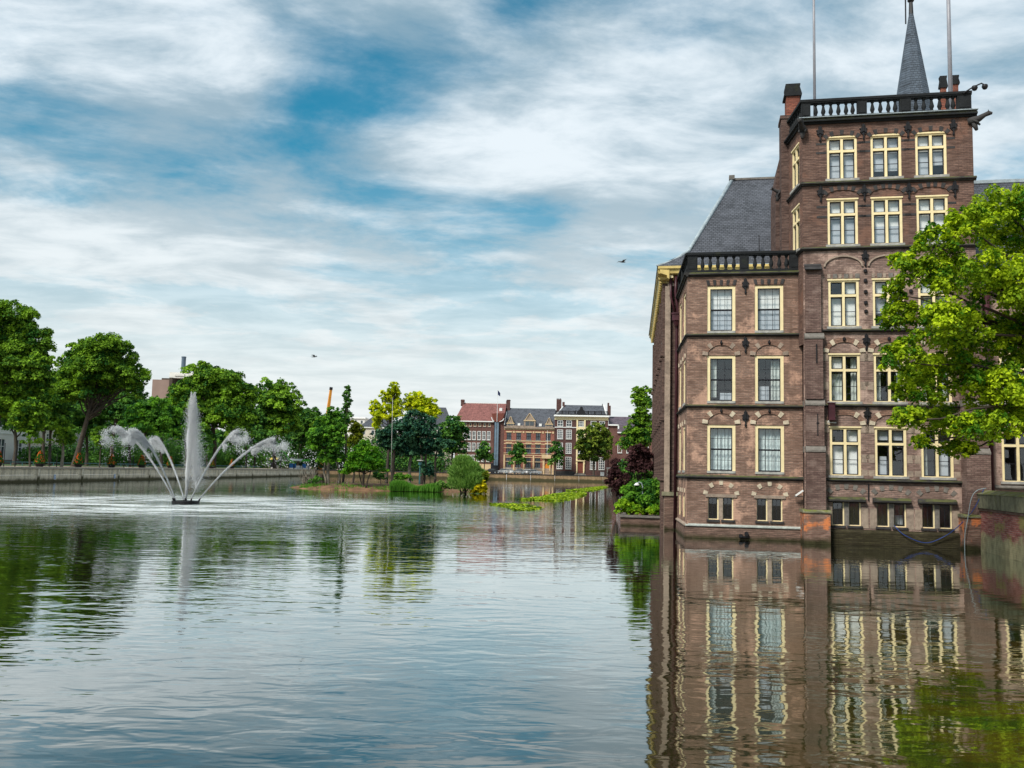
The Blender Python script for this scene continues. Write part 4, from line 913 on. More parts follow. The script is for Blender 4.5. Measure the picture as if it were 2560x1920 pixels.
def bush(name, label, Y, conv, lobes, mat, zb, size=None, dens=1.1, group=None, cat='shrub', flat=.8, clump=.45, stem=.03):
    L3 = []; px2m = Y/FPX; k = conv(1,0)[0]-conv(0,0)[0]
    for (x, y, rx, ry) in lobes:
        c = at(*conv(x,y), Y+random.uniform(-.5,.5)*rx*k*px2m); L3.append((c, (rx*k*px2m, rx*k*px2m*.9, ry*k*px2m)))
    L3 += between(L3)
    b = Vector((sum(c.x for c,_ in L3)/len(L3), Y, zb)); o = thing(name, label, cat, b, group=group)
    ob('foliage', crown([(np.array(c-b), tuple(np.array(r)*1.08)) for c, r in L3], size or max(.04, .00125*Y), G[mat], dens, clump, flat), o)
    mb = MB()
    for c, r in L3: limb(mb, (random.uniform(-.1,.1)*r[0], 0, -.1), (c-b)*.9, stem, stem*.4, .05, 4, 6)
    part('stem', mb, M['bark'], o); return o
bush('garden_shrub', 'fresh green shrub filling the middle of the garden terrace', 49.0, z3, [(215,600,80,55),(260,560,60,50),(170,570,60,45),(300,600,40,60),(230,650,70,35)], 'green', .4)
bush('garden_shrub', 'bright lime shrub spilling over the terrace edge left of the lamp', 47.7, z3, [(135,655,45,32),(175,665,45,25),(120,630,30,25)], 'lime', .4)
bush('garden_shrub', 'bright lime shrub on the terrace right of the lamp', 47.7, z3, [(300,665,40,28),(325,650,22,35),(270,672,30,20)], 'lime', .4)
bush('ivy', 'ivy climbing the dark wing wall at the terrace end', 46.9, z3, [(325,560,18,60),(335,620,18,60),(330,510,12,40)], 'oak', .4, cat='ivy')
bush('purple_shrub', 'purple leaved shrub overhanging the water at the terrace', 56, z6, [(1700, 810, 40, 44), (1680, 900, 60, 48), (1640, 960, 40, 36), (1760, 960, 68, 52), (1700, 1040, 56, 48), (1620, 985, 24, 20), (1770, 1070, 48, 48)], 'purple', .4)
bush('purple_shrub', 'purple leaved shrub below the tall poplar beside the wing', 62, z6, [(1900,700,85,45),(1950,770,80,60),(1870,780,70,50),(1980,850,60,70),(1850,860,60,50)], 'purple', .4)
bush('garden_shrub', 'dark green shrub in the gap behind the purple shrubs', 64, z6, [(1830,900,70,60),(1960,930,60,60),(1780,830,60,60),(2030,960,40,70),(1870,980,80,50)], 'oak_d', .4)
tree('poplar_tree', 'tall narrow dark green tree beside the palace wing', 75, z6, [(1890, 155, 47, 49), (1970, 145, 49, 59), (1905, 240, 84, 64), (1960, 285, 94, 59), (1915, 375, 94, 73), (1860, 470, 82, 64), (1980, 470, 94, 88), (1905, 570, 112, 88), (1810, 570, 70, 73), (2010, 600, 82, 70), (1760, 650, 70, 64), (1850, 660, 94, 59)], (1990,960), (1950,330), 'oak', .24, zbase=1.5, dens=.9, clump=.36, fit=True, depth=.8)
# street tree leaning into view at the right: the maple
random.seed(31); rng = np.random.default_rng(31)
ML = [(2430,570,62,52),(2340,615,62,45),(2510,530,70,62),(2550,620,95,85),(2290,690,58,48),(2420,700,105,66),(2560,745,110,85),(2262,800,60,50),(2375,830,100,66),(2500,860,110,75),(2235,735,30,32),(2258,905,56,52),(2360,940,100,55),(2490,985,110,66),(2295,985,62,45),(2350,1065,85,45),(2268,1050,44,34),(2450,1080,85,45),(2390,1128,50,28),(2550,1050,85,55),(2660,650,130,120),(2680,850,140,130),(2700,1020,140,90),(2620,540,80,60),(2800,750,120,160),(2830,960,120,120),(2245,655,26,22),(2300,1110,26,20)]
def maple():
    Y = 29.0; base = Vector((20.3, 29.6, GZ))
    o = thing('maple_tree', 'bright yellow green maple overhanging the right edge in front of the tower', 'tree', base)
    L = []
    for x, y, rx, ry in ML:
        dy = random.uniform(-1, 1)*1.5; c = at(x, y, Y+dy); L.append((c-base, (rx*Y/FPX*.98, max(rx,ry)*Y/FPX*1.0, ry*Y/FPX*.98)))
    L = [(np.array(c), r) for c, r in L]
    ob('crown', crown(L, .060, G['maple'], .85, .24, .9, .5, subs=52, core=.8, broad=True), o)
    mb = MB(); top = Vector((-.9, .2, 5.6))
    mb.tube([(0,0,-.2),(0,0,.3),(-.15,.05,1.6),(-.45,.1,3.4),top], [.34,.26,.22,.19,.14], 10)
    for c, r in L:
        c = Vector(c); st = Vector((-.45,.1,3.4)).lerp(top, random.random()) if c.z > 3 else Vector((-.15,.05,1.5)).lerp(Vector((-.45,.1,3.4)), random.random())
        mid = st.lerp(c, .5)+Vector((0,0,.35)); limb(mb, st, mid, .085, .055, .05, 4); limb(mb, mid, c, .055, .018, .06, 4)
    part('trunk', mb, M['bark'], o, smooth=True)
maple()

# ------------------------------------------------------------------ the left bank: walk, lawn, rail, posts, pots
def strip(y0, y1, d0, d1, z): return MB().quad((LX(y0)-d0,y0,z),(LX(y1)-d0,y1,z),(LX(y1)-d1,y1,z),(LX(y0)-d1,y0,z))
struct('lawn', strip(60, 262, 13.5, 27, GZ+.02), M['lawn'])
struct('road', strip(60, 300, 29, 37, GZ+.0), M['asphalt'])
struct('kerb', MB().add([(LX(y)-d, y, z) for y in (60, 300) for d, z in ((28.6,GZ-.03),(28.6,GZ+.12),(29,GZ+.12),(29,GZ-.03))], [(0,1,5,4),(1,2,6,5),(2,3,7,6)]), M['grey_stone'])
rl = thing('lawn_rail', 'long low teal rail along the edge of the lawn under the trees', 'railing', (LX(80)-13, 80, GZ), math.atan2(1, .012))
M['teal'] = plain('teal_paint', (.04,.13,.14), .5, .15)
for k in range(60): ob('post', shared('rp', lambda: MB().box(-.04,.04,-.04,.04,0,.55).mesh('post', M['teal'])), rl, (k*3.0, 0, 0))
part('rail', MB().box(0, 177, -.04, .04, .45, .60), M['teal'], rl)
def post(y, d, h, label):
    o = thing('bollard', label, 'post', (LX(y)-d, y, GZ), group='dark posts along the quay walk')
    part('shaft', MB().tube([(0,0,0),(0,0,h)], [.06,.045], 8), M['iron'], o); part('cap', MB().lathe([(.05,0),(.07,.03),(.05,.08),(.01,.10)], 8, (0,0,h)), M['iron'], o)
names = ['leftmost of the slim posts, beside the first flower cone', 'slim post midway between the first two flower cones', 'slim post just right of the second flower cone', 'slim post beside the leaning trunk on its left', 'slim post behind the left fountain jets', 'slim post right of the thinning left jets', 'slim post beside the vertical jet base', 'slim post behind the right jets']
for px, h, nm in zip((24, 52, 137, 155, 322, 345, 395, 510), (2.7, 2.1, 2.5, 1.7, 1.8, 1.7, 1.7, 2.0), names): post(yof(px, 3.0), 3.0, h, 'dark '+nm)
def pot(px, label):
    y = yof(px, 1.1); o = thing('flower_cone', label, 'flower pot', (LX(y)-1.1, y, GZ), group='flower cones on the quay edge'); o.scale = (1.3, 1.3, 1.3)
    part('pot', MB().lathe([(.26,0),(.36,.10),(.42,.34),(.45,.36),(.45,.42),(.38,.42)], 12), M['iron'], o, smooth=True)
    n = 900; t = rng.random(n)**1.3; a = rng.random(n)*6.283; r = (.50-.40*t)*(.75+.35*rng.random(n)); h = .36+1.15*t
    C = np.stack([r*np.cos(a), r*np.sin(a), h], 1); Nn = unit(np.stack([np.cos(a), np.sin(a), .6+0*a], 1)+rng.normal(size=(n,3))*.35)
    ob('foliage', leaves('foliage', C, Nn, .085, rng.random(n), G['pot']), o)
    k = 85; t = rng.random(k); a = rng.random(k)*6.283; r = .52-.40*t; h = .40+1.12*t
    ob('flowers', tag(ob('flowers', leaves('flowers', np.stack([r*np.cos(a), r*np.sin(a), h],1), unit(np.stack([np.cos(a),np.sin(a),.4+0*a],1)), .07, rng.random(k), G['flower'], .9), o), kind='stuff').data, o) if False else tag(ob('flowers', leaves('flowers', np.stack([r*np.cos(a), r*np.sin(a), h],1), unit(np.stack([np.cos(a),np.sin(a),.4+0*a],1)), .07, rng.random(k), G['flower'], .9), o), kind='stuff')
for px, nm in zip((8, 113, 209, 292, 366, 437, 489, 540, 590), ('leftmost flower cone, cut by the picture edge', 'flower cone under the small tree left of the leaning trunk', 'flower cone right beside the leaning trunk', 'flower cone behind the falling spray of the left jets', 'flower cone between the left fountain jets', 'flower cone just left of the vertical jet', 'flower cone just right of the vertical jet', 'flower cone behind the near right jet', 'flower cone behind the far right jet')): pot(px, nm+' with red blooms')

# trees of the left bank
random.seed(5); rng = np.random.default_rng(5)
tree('lime_tree', 'huge dark green tree cut by the left edge', yof(-25, 12), z4, [(90, 170, 156, 119), (-40, 260, 166, 166), (130, 800, 156, 93), (280, 620, 93, 83), (240, 330, 114, 114), (110, 420, 187, 124), (-80, 480, 176, 156), (210, 540, 135, 104), (40, 620, 187, 114), (-60, 700, 166, 114), (160, 690, 124, 83), (300, 470, 62, 72)], (-70,1160), (40,430), 'oak', .42, zbase=GZ, dens=1.0)
tree('lime_tree', 'broad dark green tree with a leaning trunk beside the second flower cone', yof(185, 10), z4, [(570,390,105,88),(740,375,130,98),(870,410,70,80),(640,530,200,110),(900,540,110,66),(985,590,60,35),(465,590,100,90),(560,690,170,80),(770,640,140,80),(400,700,90,70),(930,680,70,55),(820,560,120,90),(520,500,120,90),(700,440,120,90)], (512,1160), (660,640), 'oak', .40, zbase=GZ)
tree('lime_tree', 'dark tree with a bent trunk half behind the leaning one', yof(280, 16), z4, [(800,700,130,90),(900,760,110,70),(720,780,110,70),(850,850,90,60),(640,800,90,70)], (775,1140), (815,700), 'oak_d', .33, zbase=GZ)
tree('lime_tree', 'rounded green tree right behind the vertical jet', yof(535, 13), z4, [(1400,550,115,80),(1550,590,110,80),(1660,700,115,90),(1470,720,150,100),(1290,690,110,90),(1560,850,170,95),(1700,850,80,80),(1240,810,55,80),(1390,850,120,80),(1480,600,130,90),(1600,780,130,80),(1330,930,100,70),(1650,950,100,60)], (1480,1150), (1470,760), 'oak', .45, zbase=GZ)
tree('lime_tree', 'rounded dark tree behind the right jets', yof(688, 12), z4, [(1840, 670, 89, 78), (1955, 670, 100, 73), (2000, 770, 95, 89), (1880, 790, 112, 100), (1950, 900, 123, 78), (1830, 880, 78, 89), (1920, 740, 112, 78), (1880, 960, 112, 67)], (1900,1160), (1910,800), 'oak', .5, zbase=GZ)
tree('lime_tree', 'low dark tree at the far end of the left row', yof(742, 14), z4, [(2130,840,70,48),(2190,900,85,80),(2080,960,90,60),(2160,1000,80,60)], (2050,1190), (2130,930), 'oak_d', .4, zbase=GZ)
tree('lime_tree', 'mid green tree filling the gap left of the leaning trunk', yof(125, 18), z4, [(380,770,100,80),(330,860,110,80),(460,840,90,80),(250,790,80,70),(400,680,70,70)], (345,1140), (350,860), 'oak_d', .25, zbase=GZ)
tree('young_tree', 'young tree with drooping green crown at the far left', yof(75, 5), z4, [(200,790,85,80),(205,900,80,80),(120,860,65,80),(280,860,60,75),(215,1000,60,45)], (207,1165), (205,860), 'oak', .11, zbase=GZ, cat='tree')
tree('young_tree', 'young olive green tree right of the drooping one', 84, z4, [(440,920,70,70),(420,1000,80,55),(470,1010,60,50),(440,870,45,45)], (380,1165), (425,950), 'olive', .12, zbase=GZ, dens=.8) if False else tree('young_tree', 'small grey green tree left of the leaning trunk', yof(155, 6), z4, [(440,920,70,70),(420,1000,80,55),(470,1010,60,50),(440,870,45,45)], (430,1110), (440,950), 'oak', .2, zbase=GZ, dens=.8, bark='bark_pale')
tree('young_tree', 'small tree right of the leaning trunk behind the spray', yof(250, 6), z4, [(690,950,50,50),(720,1010,60,50),(680,1010,40,50)], (690,1165), (700,960), 'oak', .09, zbase=GZ, dens=.8)
tree('young_tree', 'light green young tree above the three left jets', yof(362, 7), z4, [(950,820,85,80),(990,910,100,60),(900,920,70,60),(1080,760,60,60),(1095,860,75,80),(1130,950,60,60)], (1000,1160), (1000,850), 'green', .14, zbase=GZ, dens=.9)
tree('young_tree', 'small dark tree just right of the vertical jet', yof(518, 7), z4, [(1425,1020,38,45),(1430,1070,45,45),(1415,980,22,30)], (1432,1165), (1428,1020), 'oak_d', .1, zbase=GZ)

tree('lime_tree', 'broad dark tree behind the leaning trunk, low over the lawn', yof(217, 24), z4, [(560,820,150,100),(420,900,110,70),(700,880,120,90),(800,930,90,60),(600,940,120,50)], (600,1140), (600,880), 'oak_d', .3, zbase=GZ)
tree('lime_tree', 'dark tree at the back of the left edge behind the young trees', yof(36, 22), z4, [(60,800,140,90),(200,760,120,90),(-60,760,100,120),(300,900,70,60),(110,900,90,60)], (100,1130), (110,850), 'oak_d', .3, zbase=GZ)
tree('lime_tree', 'green tree in the gap below the brown block', yof(405, 16), z4, [(1090,780,90,70),(1150,860,100,90),(1040,880,90,80),(1230,940,80,70),(1120,960,120,50)], (1120,1150), (1120,860), 'green', .3, zbase=GZ)
tree('lime_tree', 'dark tree between the plume tree and the far right tree', yof(615, 18), z4, [(1720,960,100,70),(1620,1000,110,60),(1800,980,90,60),(1500,1000,70,60)], (1700,1160), (1700,980), 'oak_d', .3, zbase=GZ)
tree('lime_tree', 'dark low tree behind the spray of the right jets', yof(709, 20), z4, [(2000,980,100,60),(1900,1010,90,55),(2090,1040,70,50),(2160,960,60,70)], (1960,1180), (2000,1000), 'oak_d', .3, zbase=GZ)
for lab, lb, bs, tp, mt in (('mid green tree with a low crown between the left edge tree and the leaning trunk', [(310,640,110,100),(300,760,130,100),(330,880,110,80)], (300,1150), (305,800), 'oak'),
        ('mid green tree with a low crown right of the bent trunk', [(880,700,110,90),(900,820,130,100),(930,930,110,70)], (900,1150), (900,840), 'oak_d'),
        ('green tree with a low crown just left of the plume', [(1250,720,80,80),(1260,850,100,100),(1340,960,110,70)], (1290,1150), (1270,870), 'oak'),
        ('dark tree with a low crown right of the plume tree', [(1750,770,80,80),(1760,880,100,90),(1770,980,100,60)], (1760,1160), (1760,900), 'oak_d'),
        ('small green tree with a low crown behind the far right jet', [(2070,860,70,70),(2060,950,90,70)], (2070,1170), (2065,930), 'oak')):
    tree('lime_tree', lab, yof(bs[0]*.36166, 17), z4, lb, bs, tp, mt, .26, zbase=GZ)
tree('lime_tree', 'green tree at the corner of the pond behind the island tip', 276, z4, [(2230,920,70,70),(2300,980,80,70),(2180,1000,70,60),(2380,1020,60,50)], (2250,1190), (2250,980), 'oak', .3, zbase=GZ)

def treeline(name, label, pts, mat, s, nl):
    Cs = []; Ns = []; Ts = []
    for x, y, h, w_ in pts:
        k = nl; q = unit(rng.normal(size=(k,3))); c = np.array([x, y, GZ+h*.5]); Cs.append(c+q*np.array([w_, w_*.8, h*.55])*(.7+.4*rng.random(k))[:,None]); Ns.append(unit(q+rng.normal(size=(k,3))*.6+np.array([0,0,.5]))); Ts.append(np.clip(rng.normal(random.uniform(.2,.55),.2,k),0,1))
    C = np.concatenate(Cs); C[:,2] = np.maximum(C[:,2], GZ); c0 = C.mean(0); c0[2] = GZ
    tag(ob(name, leaves3(name, C-c0, np.concatenate(Ns), s*(.6+.8*rng.random(len(C))), np.concatenate(Ts), G[mat]), None, tuple(c0)), label, 'shrubbery', kind='stuff')
treeline('shrubbery', 'continuous dark shrubbery behind the lawn of the left bank', [(LX(y)-31-random.uniform(0,3), y, random.uniform(3.5,8.5) if y > 196 else random.uniform(2.0,4.6), random.uniform(2.2,3.6)) for y in np.arange(176, 300, 2.8)], 'oak_d', .24, 900)
treeline('shrubbery', 'dark mass of trees beyond the far left corner of the pond', [(x, 284+random.uniform(-2,2), random.uniform(7,12), random.uniform(2.5,4)) for x in np.arange(-100, -24, 2.4)], 'oak_d', .34, 800)
treeline('shrubbery', 'dark planting along the far street behind the pines', [(x, 281+random.uniform(-2,2), random.uniform(3,7), random.uniform(2,3)) for x in np.arange(-40, -19, 2.2)], 'oak_d', .34, 500)

# houses along the left bank and what rises behind them
M['stucco'] = plain('cream_stucco', (.62,.56,.46), .9, .08, .6); M['stucco_w'] = plain('white_stucco', (.70,.68,.64), .9, .06, .6)
M['roof_dark'] = slate_mat('roof_dark', (.075,.08,.095), .35, .4); M['brown_clad'] = plain('brown_cladding', (.27,.19,.16), .8, .08, .3)
M['pane_far'] = plain('far_pane', (.05,.065,.075), .12, .3, 1.5, spec=.8)
def row_house(y0, w, h, floors, m, label, d=38, hip=True, nwin=4):
    ang = math.atan2(1, .012)
    o = thing('town_house', label, 'house', (LX(y0)-d, y0, GZ), ang, 'town houses behind the left trees')
    ops = []; fh = h/floors; ww = w/nwin*.42
    for f_ in range(floors):
        for k in range(nwin): x = (k+.5)*w/nwin; ops.append((x-ww/2, x+ww/2, f_*fh+1.0, f_*fh+fh*.82))
    part('wall', wall_mb(0, w, 0, h, ops, 0, .25).quad((0,0,0),(0,0,h),(0,12,h),(0,12,0)).quad((w,0,0),(w,12,0),(w,12,h),(w,0,h)), M[m], o)
    for a, b_, c, e in ops:
        fo = ob('window', shared(('rhw', round(ww,2), round(e-c,2)), lambda: frame_mb(ww, e-c, .12, .04, .2).box(ww/2-.05, ww/2+.05, .06, .18, .12, e-c-.12).box(.12, ww/2-.05, .06, .18, (e-c)*.6, (e-c)*.6+.1).box(ww/2+.05, ww-.12, .06, .18, (e-c)*.6, (e-c)*.6+.1).mesh('window', M['white'])), o, (a, 0, c))
        ob('pane', shared(('rhp', round(ww,2), round(e-c,2)), lambda: MB().box(.1, ww-.1, .2, .22, .1, e-c-.1).mesh('pane', M['pane_far'])), fo)
    part('cornice', MB().box(-.15, w+.15, -.5, .1, h, h+.45), M['white'], o)
    part('plinth', MB().box(-.02, w+.02, -.12, 0, 0, .8), M['grey_stone'], o)
    part('string_course', MB().box(0, w, -.10, 0, fh-.1, fh+.15), M['white'], o)
    part('door', MB().box(w/2-.6, w/2+.6, -.1, .05, .8, 3.2), M['pipe'], o)
    rf = part('roof', MB().add([(-.1,-.3,h+.45),(w+.1,-.3,h+.45),(w+.1,12,h+.45),(-.1,12,h+.45),(2,5.8,h+4.5),(w-2,5.8,h+4.5)], [(0,1,5,4),(1,2,5),(2,3,4,5),(3,0,4)]), M['roof_dark'], o)
    part('chimney', MB().box(w-1.4, w-.4, 5, 6, h+1, h+5), M['brick_wing'], rf)
row_house(158, 24, 11.5, 2, 'stucco_w', 'white stucco house seen at the left edge behind the drooping young tree')
row_house(183, 19, 10.5, 3, 'stucco', 'cream house behind the leaning trunk')
row_house(203, 20, 11, 3, 'stucco_w', 'pale house behind the bent trunk')
row_house(224, 20, 12, 3, 'brown_clad', 'brownish house behind the vertical jet')
row_house(245, 22, 11, 3, 'stucco', 'cream house behind the right jets')
row_house(268, 24, 12, 3, 'stucco_w', 'pale house farthest along the left bank')
M['flue'] = plain('flue_steel', (.10,.14,.19), .45, .12, .8)
def office():
    o = thing('office_block', 'plain brown block with a tall grey flue above the left trees', 'building', (at(369, 1160, 345).x, 345, GZ), 0); o.scale = (1.31, 1.31, 1.31)
    part('wall', MB().box(0, 5.0, 0, 20, 0, 24.4).box(5.9, 13, 2, 20, 0, 23.5), M['brown_clad'], o)
    part('stair_shaft', MB().box(5.0, 5.9, -.6, 18, 0, 25.0), M['bark'], o)
    part('roof_slab', MB().box(2.4, 4.9, .5, 10, 24.4, 24.9), M['bark'], o)
    part('plant_room', MB().box(4.7, 11.5, .2, 14, 25.0, 26.6).box(6.2, 9, -.1, .2, 25.6, 26.2), M['stucco_w'], o)
    part('flue', MB().lathe([(.62,0),(.62,4.5),(.68,4.5),(.68,4.8),(.5,4.8)], 14, (8.1, 1.4, 26.5)), M['flue'], o)
office()
def gable_house():
    o = thing('gabled_house', 'dark roofed house with white gable edges below the brown block', 'house', (at(366, 1160, 305).x, 305, GZ), 0); o.scale = (1.0, 1.0, 1.42)
    part('wall', MB().prism([(0,0),(9,0),(9,9),(4.5,14.3),(0,9)], 'y', 0, 14), M['stucco'], o)
    part('roof', MB().prism([(-.3,9),(4.5,14.6),(9.3,9),(9.3,9.4),(4.5,15.1),(-.3,9.4)], 'y', -.2, 14.3), M['roof_dark'], o)
    part('verge', MB().prism([(-.4,8.9),(4.5,14.55),(9.4,8.9),(9.4,9.5),(4.5,15.25),(-.4,9.5)], 'y', -.45, -.205), M['white'], o)
    for x in (2.2, 5.6): 
        f_ = part('window', frame_mb(1.2, 1.6, .12, -.08, .0), M['white'], o, (x, 0, 9.2)); part('pane', MB().box(.1,1.1,-.03,-.01,.1,1.5), M['pane_far'], f_)
gable_house()
def crane():
    p = at(827, 1180, 300); o = thing('crane_boom', 'orange crane boom poking up behind the tall island tree', 'crane', (p.x-1.5, 300, GZ))
    b = at(822, 1017, 300)-p+Vector((1.5,0,0)); t = at(827, 980, 300)-p+Vector((1.5,0,0)); k = (t-b)
    M['orange'] = plain('orange_paint', (.72,.28,.03), .45, .1, .5)
    part('boom', MB().tube([b-k*6.2, b, t], [.8,.6,.5], 4), M['orange'], o); part('boom_head', MB().tube([t-k*.02, t+k*.16], [.62,.6], 4), M['iron'], o)
crane()

# ------------------------------------------------------------------ street at the far end
FA = R(-4.7); FO = Vector((3.03, 283, GZ))
U = .0331
def fx(x): return (x-811)*U
def fz(y): return (890-y)*U
def fw(x, y=0, z=0): return Vector((FO.x+fx(x)*math.cos(FA)-y*math.sin(FA), FO.y+fx(x)*math.sin(FA)+y*math.cos(FA), GZ+z))
M['fb1'] = brick_mat('far_brick_brown', (.23,.115,.095), (.17,.085,.075), (.16,.11,.09), .25, .3, (.28,.15,.12), seed=3, rw=.5, rh=.16, patch=.15)
M['fb2'] = brick_mat('far_brick_red', (.40,.155,.115), (.32,.12,.09), (.25,.15,.12), .15, .3, (.44,.2,.15), seed=9, rw=.5, rh=.16, patch=.15)
M['fb3'] = brick_mat('far_brick_dark', (.17,.085,.075), (.12,.065,.06), (.12,.09,.08), .25, .2, (.2,.1,.09), seed=14, rw=.5, rh=.16, patch=.15)
M['redtile'] = slate_mat('red_roof_tiles', (.21,.085,.075), .35, .3, rough=.8)
M['band'] = plain('cream_band', (.62,.46,.27), .8, .12, 1.0); M['steel_glass'] = plain('blue_grey_glazing', (.13,.19,.25), .2, .2, .7, spec=.7)
M['car_silver'] = plain('car_silver', (.42,.43,.45), .25, .05, 1, metal=.4); M['car_white'] = plain('car_white', (.75,.76,.77), .25, .03); M['car_dark'] = plain('car_dark', (.03,.035,.04), .22, .1)
M['door_orange'] = plain('orange_door', (.62,.22,.03), .5, .1); M['door_red'] = plain('red_door', (.16,.045,.03), .5, .15); M['flag'] = plain('navy_flag', (.02,.03,.09), .8, .2, .6)
class Far:
    def __init__(s, name, label, x0, x1, group='houses at the far end'):
        s.x0 = x0; s.W = (x1-x0)*U; s.o = thing(name, label, 'house', fw(x0), FA, group)
    def X(s, x): return (x-s.x0)*U
    def part(s, n, mb, m, parent=None): return part(n, mb, m, parent or s.o)
    def windows(s, wins, fm='white', pm='pane_far', bars=(1,2), y=0, t=.14):
        ops = []
        for xc, w, y1, y0 in wins:
            x = s.X(xc)-w*U/2; W = w*U; z = fz(y0); Hh = (y0-y1)*U; ops.append((x, x+W, z, z+Hh))
            def fm_():
                mb = frame_mb(W, Hh, t, -.04, .16)
                for i in range(1, bars[0]+1): mb.box(W*i/(bars[0]+1)-.05, W*i/(bars[0]+1)+.05, .0, .14, t, Hh-t)
                n = bars[0]+1; seg = [(max(t, W*i/n+(.05 if i else 0)), min(W-t, W*(i+1)/n-(.05 if i < n-1 else 0))) for i in range(n)]
                for i in range(1, bars[1]+1):
                    for a, b_ in seg: mb.box(a, b_, .0, .14, Hh*i/(bars[1]+1)-.05, Hh*i/(bars[1]+1)+.05)
                return mb.mesh('window', M[fm])
            key = (fm, round(W,2), round(Hh,2), bars, t)
            fo = ob('window', shared(('fw',)+key, fm_), s.o, (x, 0, z))
            ob('pane', shared(('fp',)+key+(pm,), lambda: MB().box(t, W-t, .17, .2, t, Hh-t).mesh('pane', M[pm])), fo)
            ob('sill', shared(('fs',)+key, lambda: MB().box(-.1, W+.1, -.18, -.041, -.18, -.0).mesh('sill', M['sill_stone'])), fo)
        return ops
    def wall(s, x0, x1, yt, m, ops, depth=12):
        a, b_, h = s.X(x0), s.X(x1), fz(yt)
        return s.part('wall', wall_mb(a, b_, -.05, h, [o for o in ops if a < o[0] < b_], 0, .25).quad((a,0,0),(a,0,h),(a,depth,h),(a,depth,0)).quad((b_,0,0),(b_,depth,0),(b_,depth,h),(b_,0,h)).quad((b_,depth,0),(a,depth,0),(a,depth,h),(b_,depth,h)), M[m])
def flag_pole(p, h, label, flag, r=.08):
    o = thing('flagpole', label, 'flagpole', p, FA); part('pole', MB().tube([(0,0,0),(0,0,h)], [r, r*.6], 8), M['white'], o)
    if flag:
        mb = MB(); n = 6
        V = []
        for i in range(n+1):
            t = i/n; V += [(.05+t*.75, .12*math.sin(t*7), h-.1-t*.9), (.05+t*.75, .12*math.sin(t*7+.6), h-1.5-t*.55)]
        mb.add(V, [(2*i, 2*i+2, 2*i+3, 2*i+1) for i in range(n)]); part('flag', mb, M['flag'], o)
# 1: red tiled roof
f1 = Far('town_house', 'brown brick house under a broad red tiled roof with skylights', 200, 655)
w = f1.windows([(x, 24, 428, 460) for x in (296, 340, 384, 428, 473, 517)], 'band', bars=(0,0), t=.1)
w += f1.windows([(x, 32, 505, 585) for x in (246, 290, 334, 378, 424, 468, 513)], 'white', bars=(1,1))
w += f1.windows([(x, 32, 613, 690) for x in (246, 290, 334, 376, 422, 466, 513)], 'white', bars=(1,1)); w += f1.windows([(x, 32, 724, 785) for x in (246, 290, 334, 372, 420, 466, 513)], 'white', bars=(1,1))
f1.wall(200, 655, 418, 'fb1', w)
ez, rz_ = fz(414), fz(243)
f1.part('eaves', MB().box(-.4, f1.X(560), -.7, .1, ez-.2, ez+.1), M['white'])
rf = f1.part('roof', MB().add([(-.3,-.6,ez+.1),(f1.W,-.6,ez+.1),(f1.W,6,rz_+.35),(f1.X(250),6,rz_+.35),(-.3,12.5,ez),(f1.W,12.5,ez)], [(0,1,2,3),(3,2,5,4),(0,3,4)]), M['redtile'])
f1.part('ridge', MB().box(f1.X(250), f1.W, 5.9, 6.1, rz_+.3, rz_+.5), M['white'])
for xc in (279, 352, 427, 500):
    k = (fz(343)-ez)/(rz_-ez); yy = -.6+6.6*k
    sk = part('skylight', MB().add([(0,-.08,0),(1.0,-.08,0),(1.0,.72,.85),(0,.72,.85),(0,-.08,.18),(1.0,-.08,.18),(1.0,.72,1.03),(0,.72,1.03)], [(0,1,5,4),(1,2,6,5),(2,3,7,6),(3,0,4,7),(4,5,6,7)]), M['white'], rf, (f1.X(xc)-.5, yy-.15, fz(358)+.1)); 
f1.part('stair_tower', MB().box(f1.X(568), f1.X(606), -.55, .0, 2.4, fz(420)), M['steel_glass'])
f1.part('tower_mullion', MB().box(f1.X(568)-.12, f1.X(568), -.62, 0, 2.4, fz(420)).box(f1.X(606), f1.X(606)+.12, -.62, 0, 2.4, fz(420)).box(f1.X(586), f1.X(588), -.62, -.56, 2.4, fz(420)), M['sash'])
f1.part('roof_bay', MB().prism([(f1.X(536),fz(340)),(f1.X(656),fz(336)),(f1.X(645),fz(380)),(f1.X(612),fz(416)),(f1.X(580),fz(418)),(f1.X(556),fz(390))], 'y', -.66, 3), M['door_red'])
f1.part('verge', MB().tube([(f1.X(536),-.8,fz(375)),(f1.X(548),-.8,fz(402)),(f1.X(562),-.8,fz(416))], .14, 6).tube([(f1.X(655),-.8,fz(385)),(f1.X(640),-.8,fz(406)),(f1.X(615),-.8,fz(416))], .14, 6), M['white'])
f1.part('roof_window', MB().box(f1.X(597), f1.X(624), 3.2, 5, fz(330), fz(280)), M['white']).location.z = 0
for x0, x1, t, b_ in ((223,254,201,262),(655,674,206,262)):
    f1.part('chimney', MB().box(f1.X(x0), f1.X(x1), 5.4, 6.6, fz(b_), fz(t)).box(f1.X(x0)-.1, f1.X(x1)+.1, 5.3, 6.7, fz(t)-.5, fz(t)-.3), M['fb3'])
f1.part('pub_front', MB().box(f1.X(540), f1.X(612), -.35, 0, 0, fz(797)), M['sash'])
f1.part('base_course', MB().box(0, f1.X(540), -.12, 0, 0, fz(808)), M['band'])
flag_pole(fw(590, -.9, fz(416)), fz(120)-fz(416), 'white flagpole with a dark blue flag on the red roofed house', True)
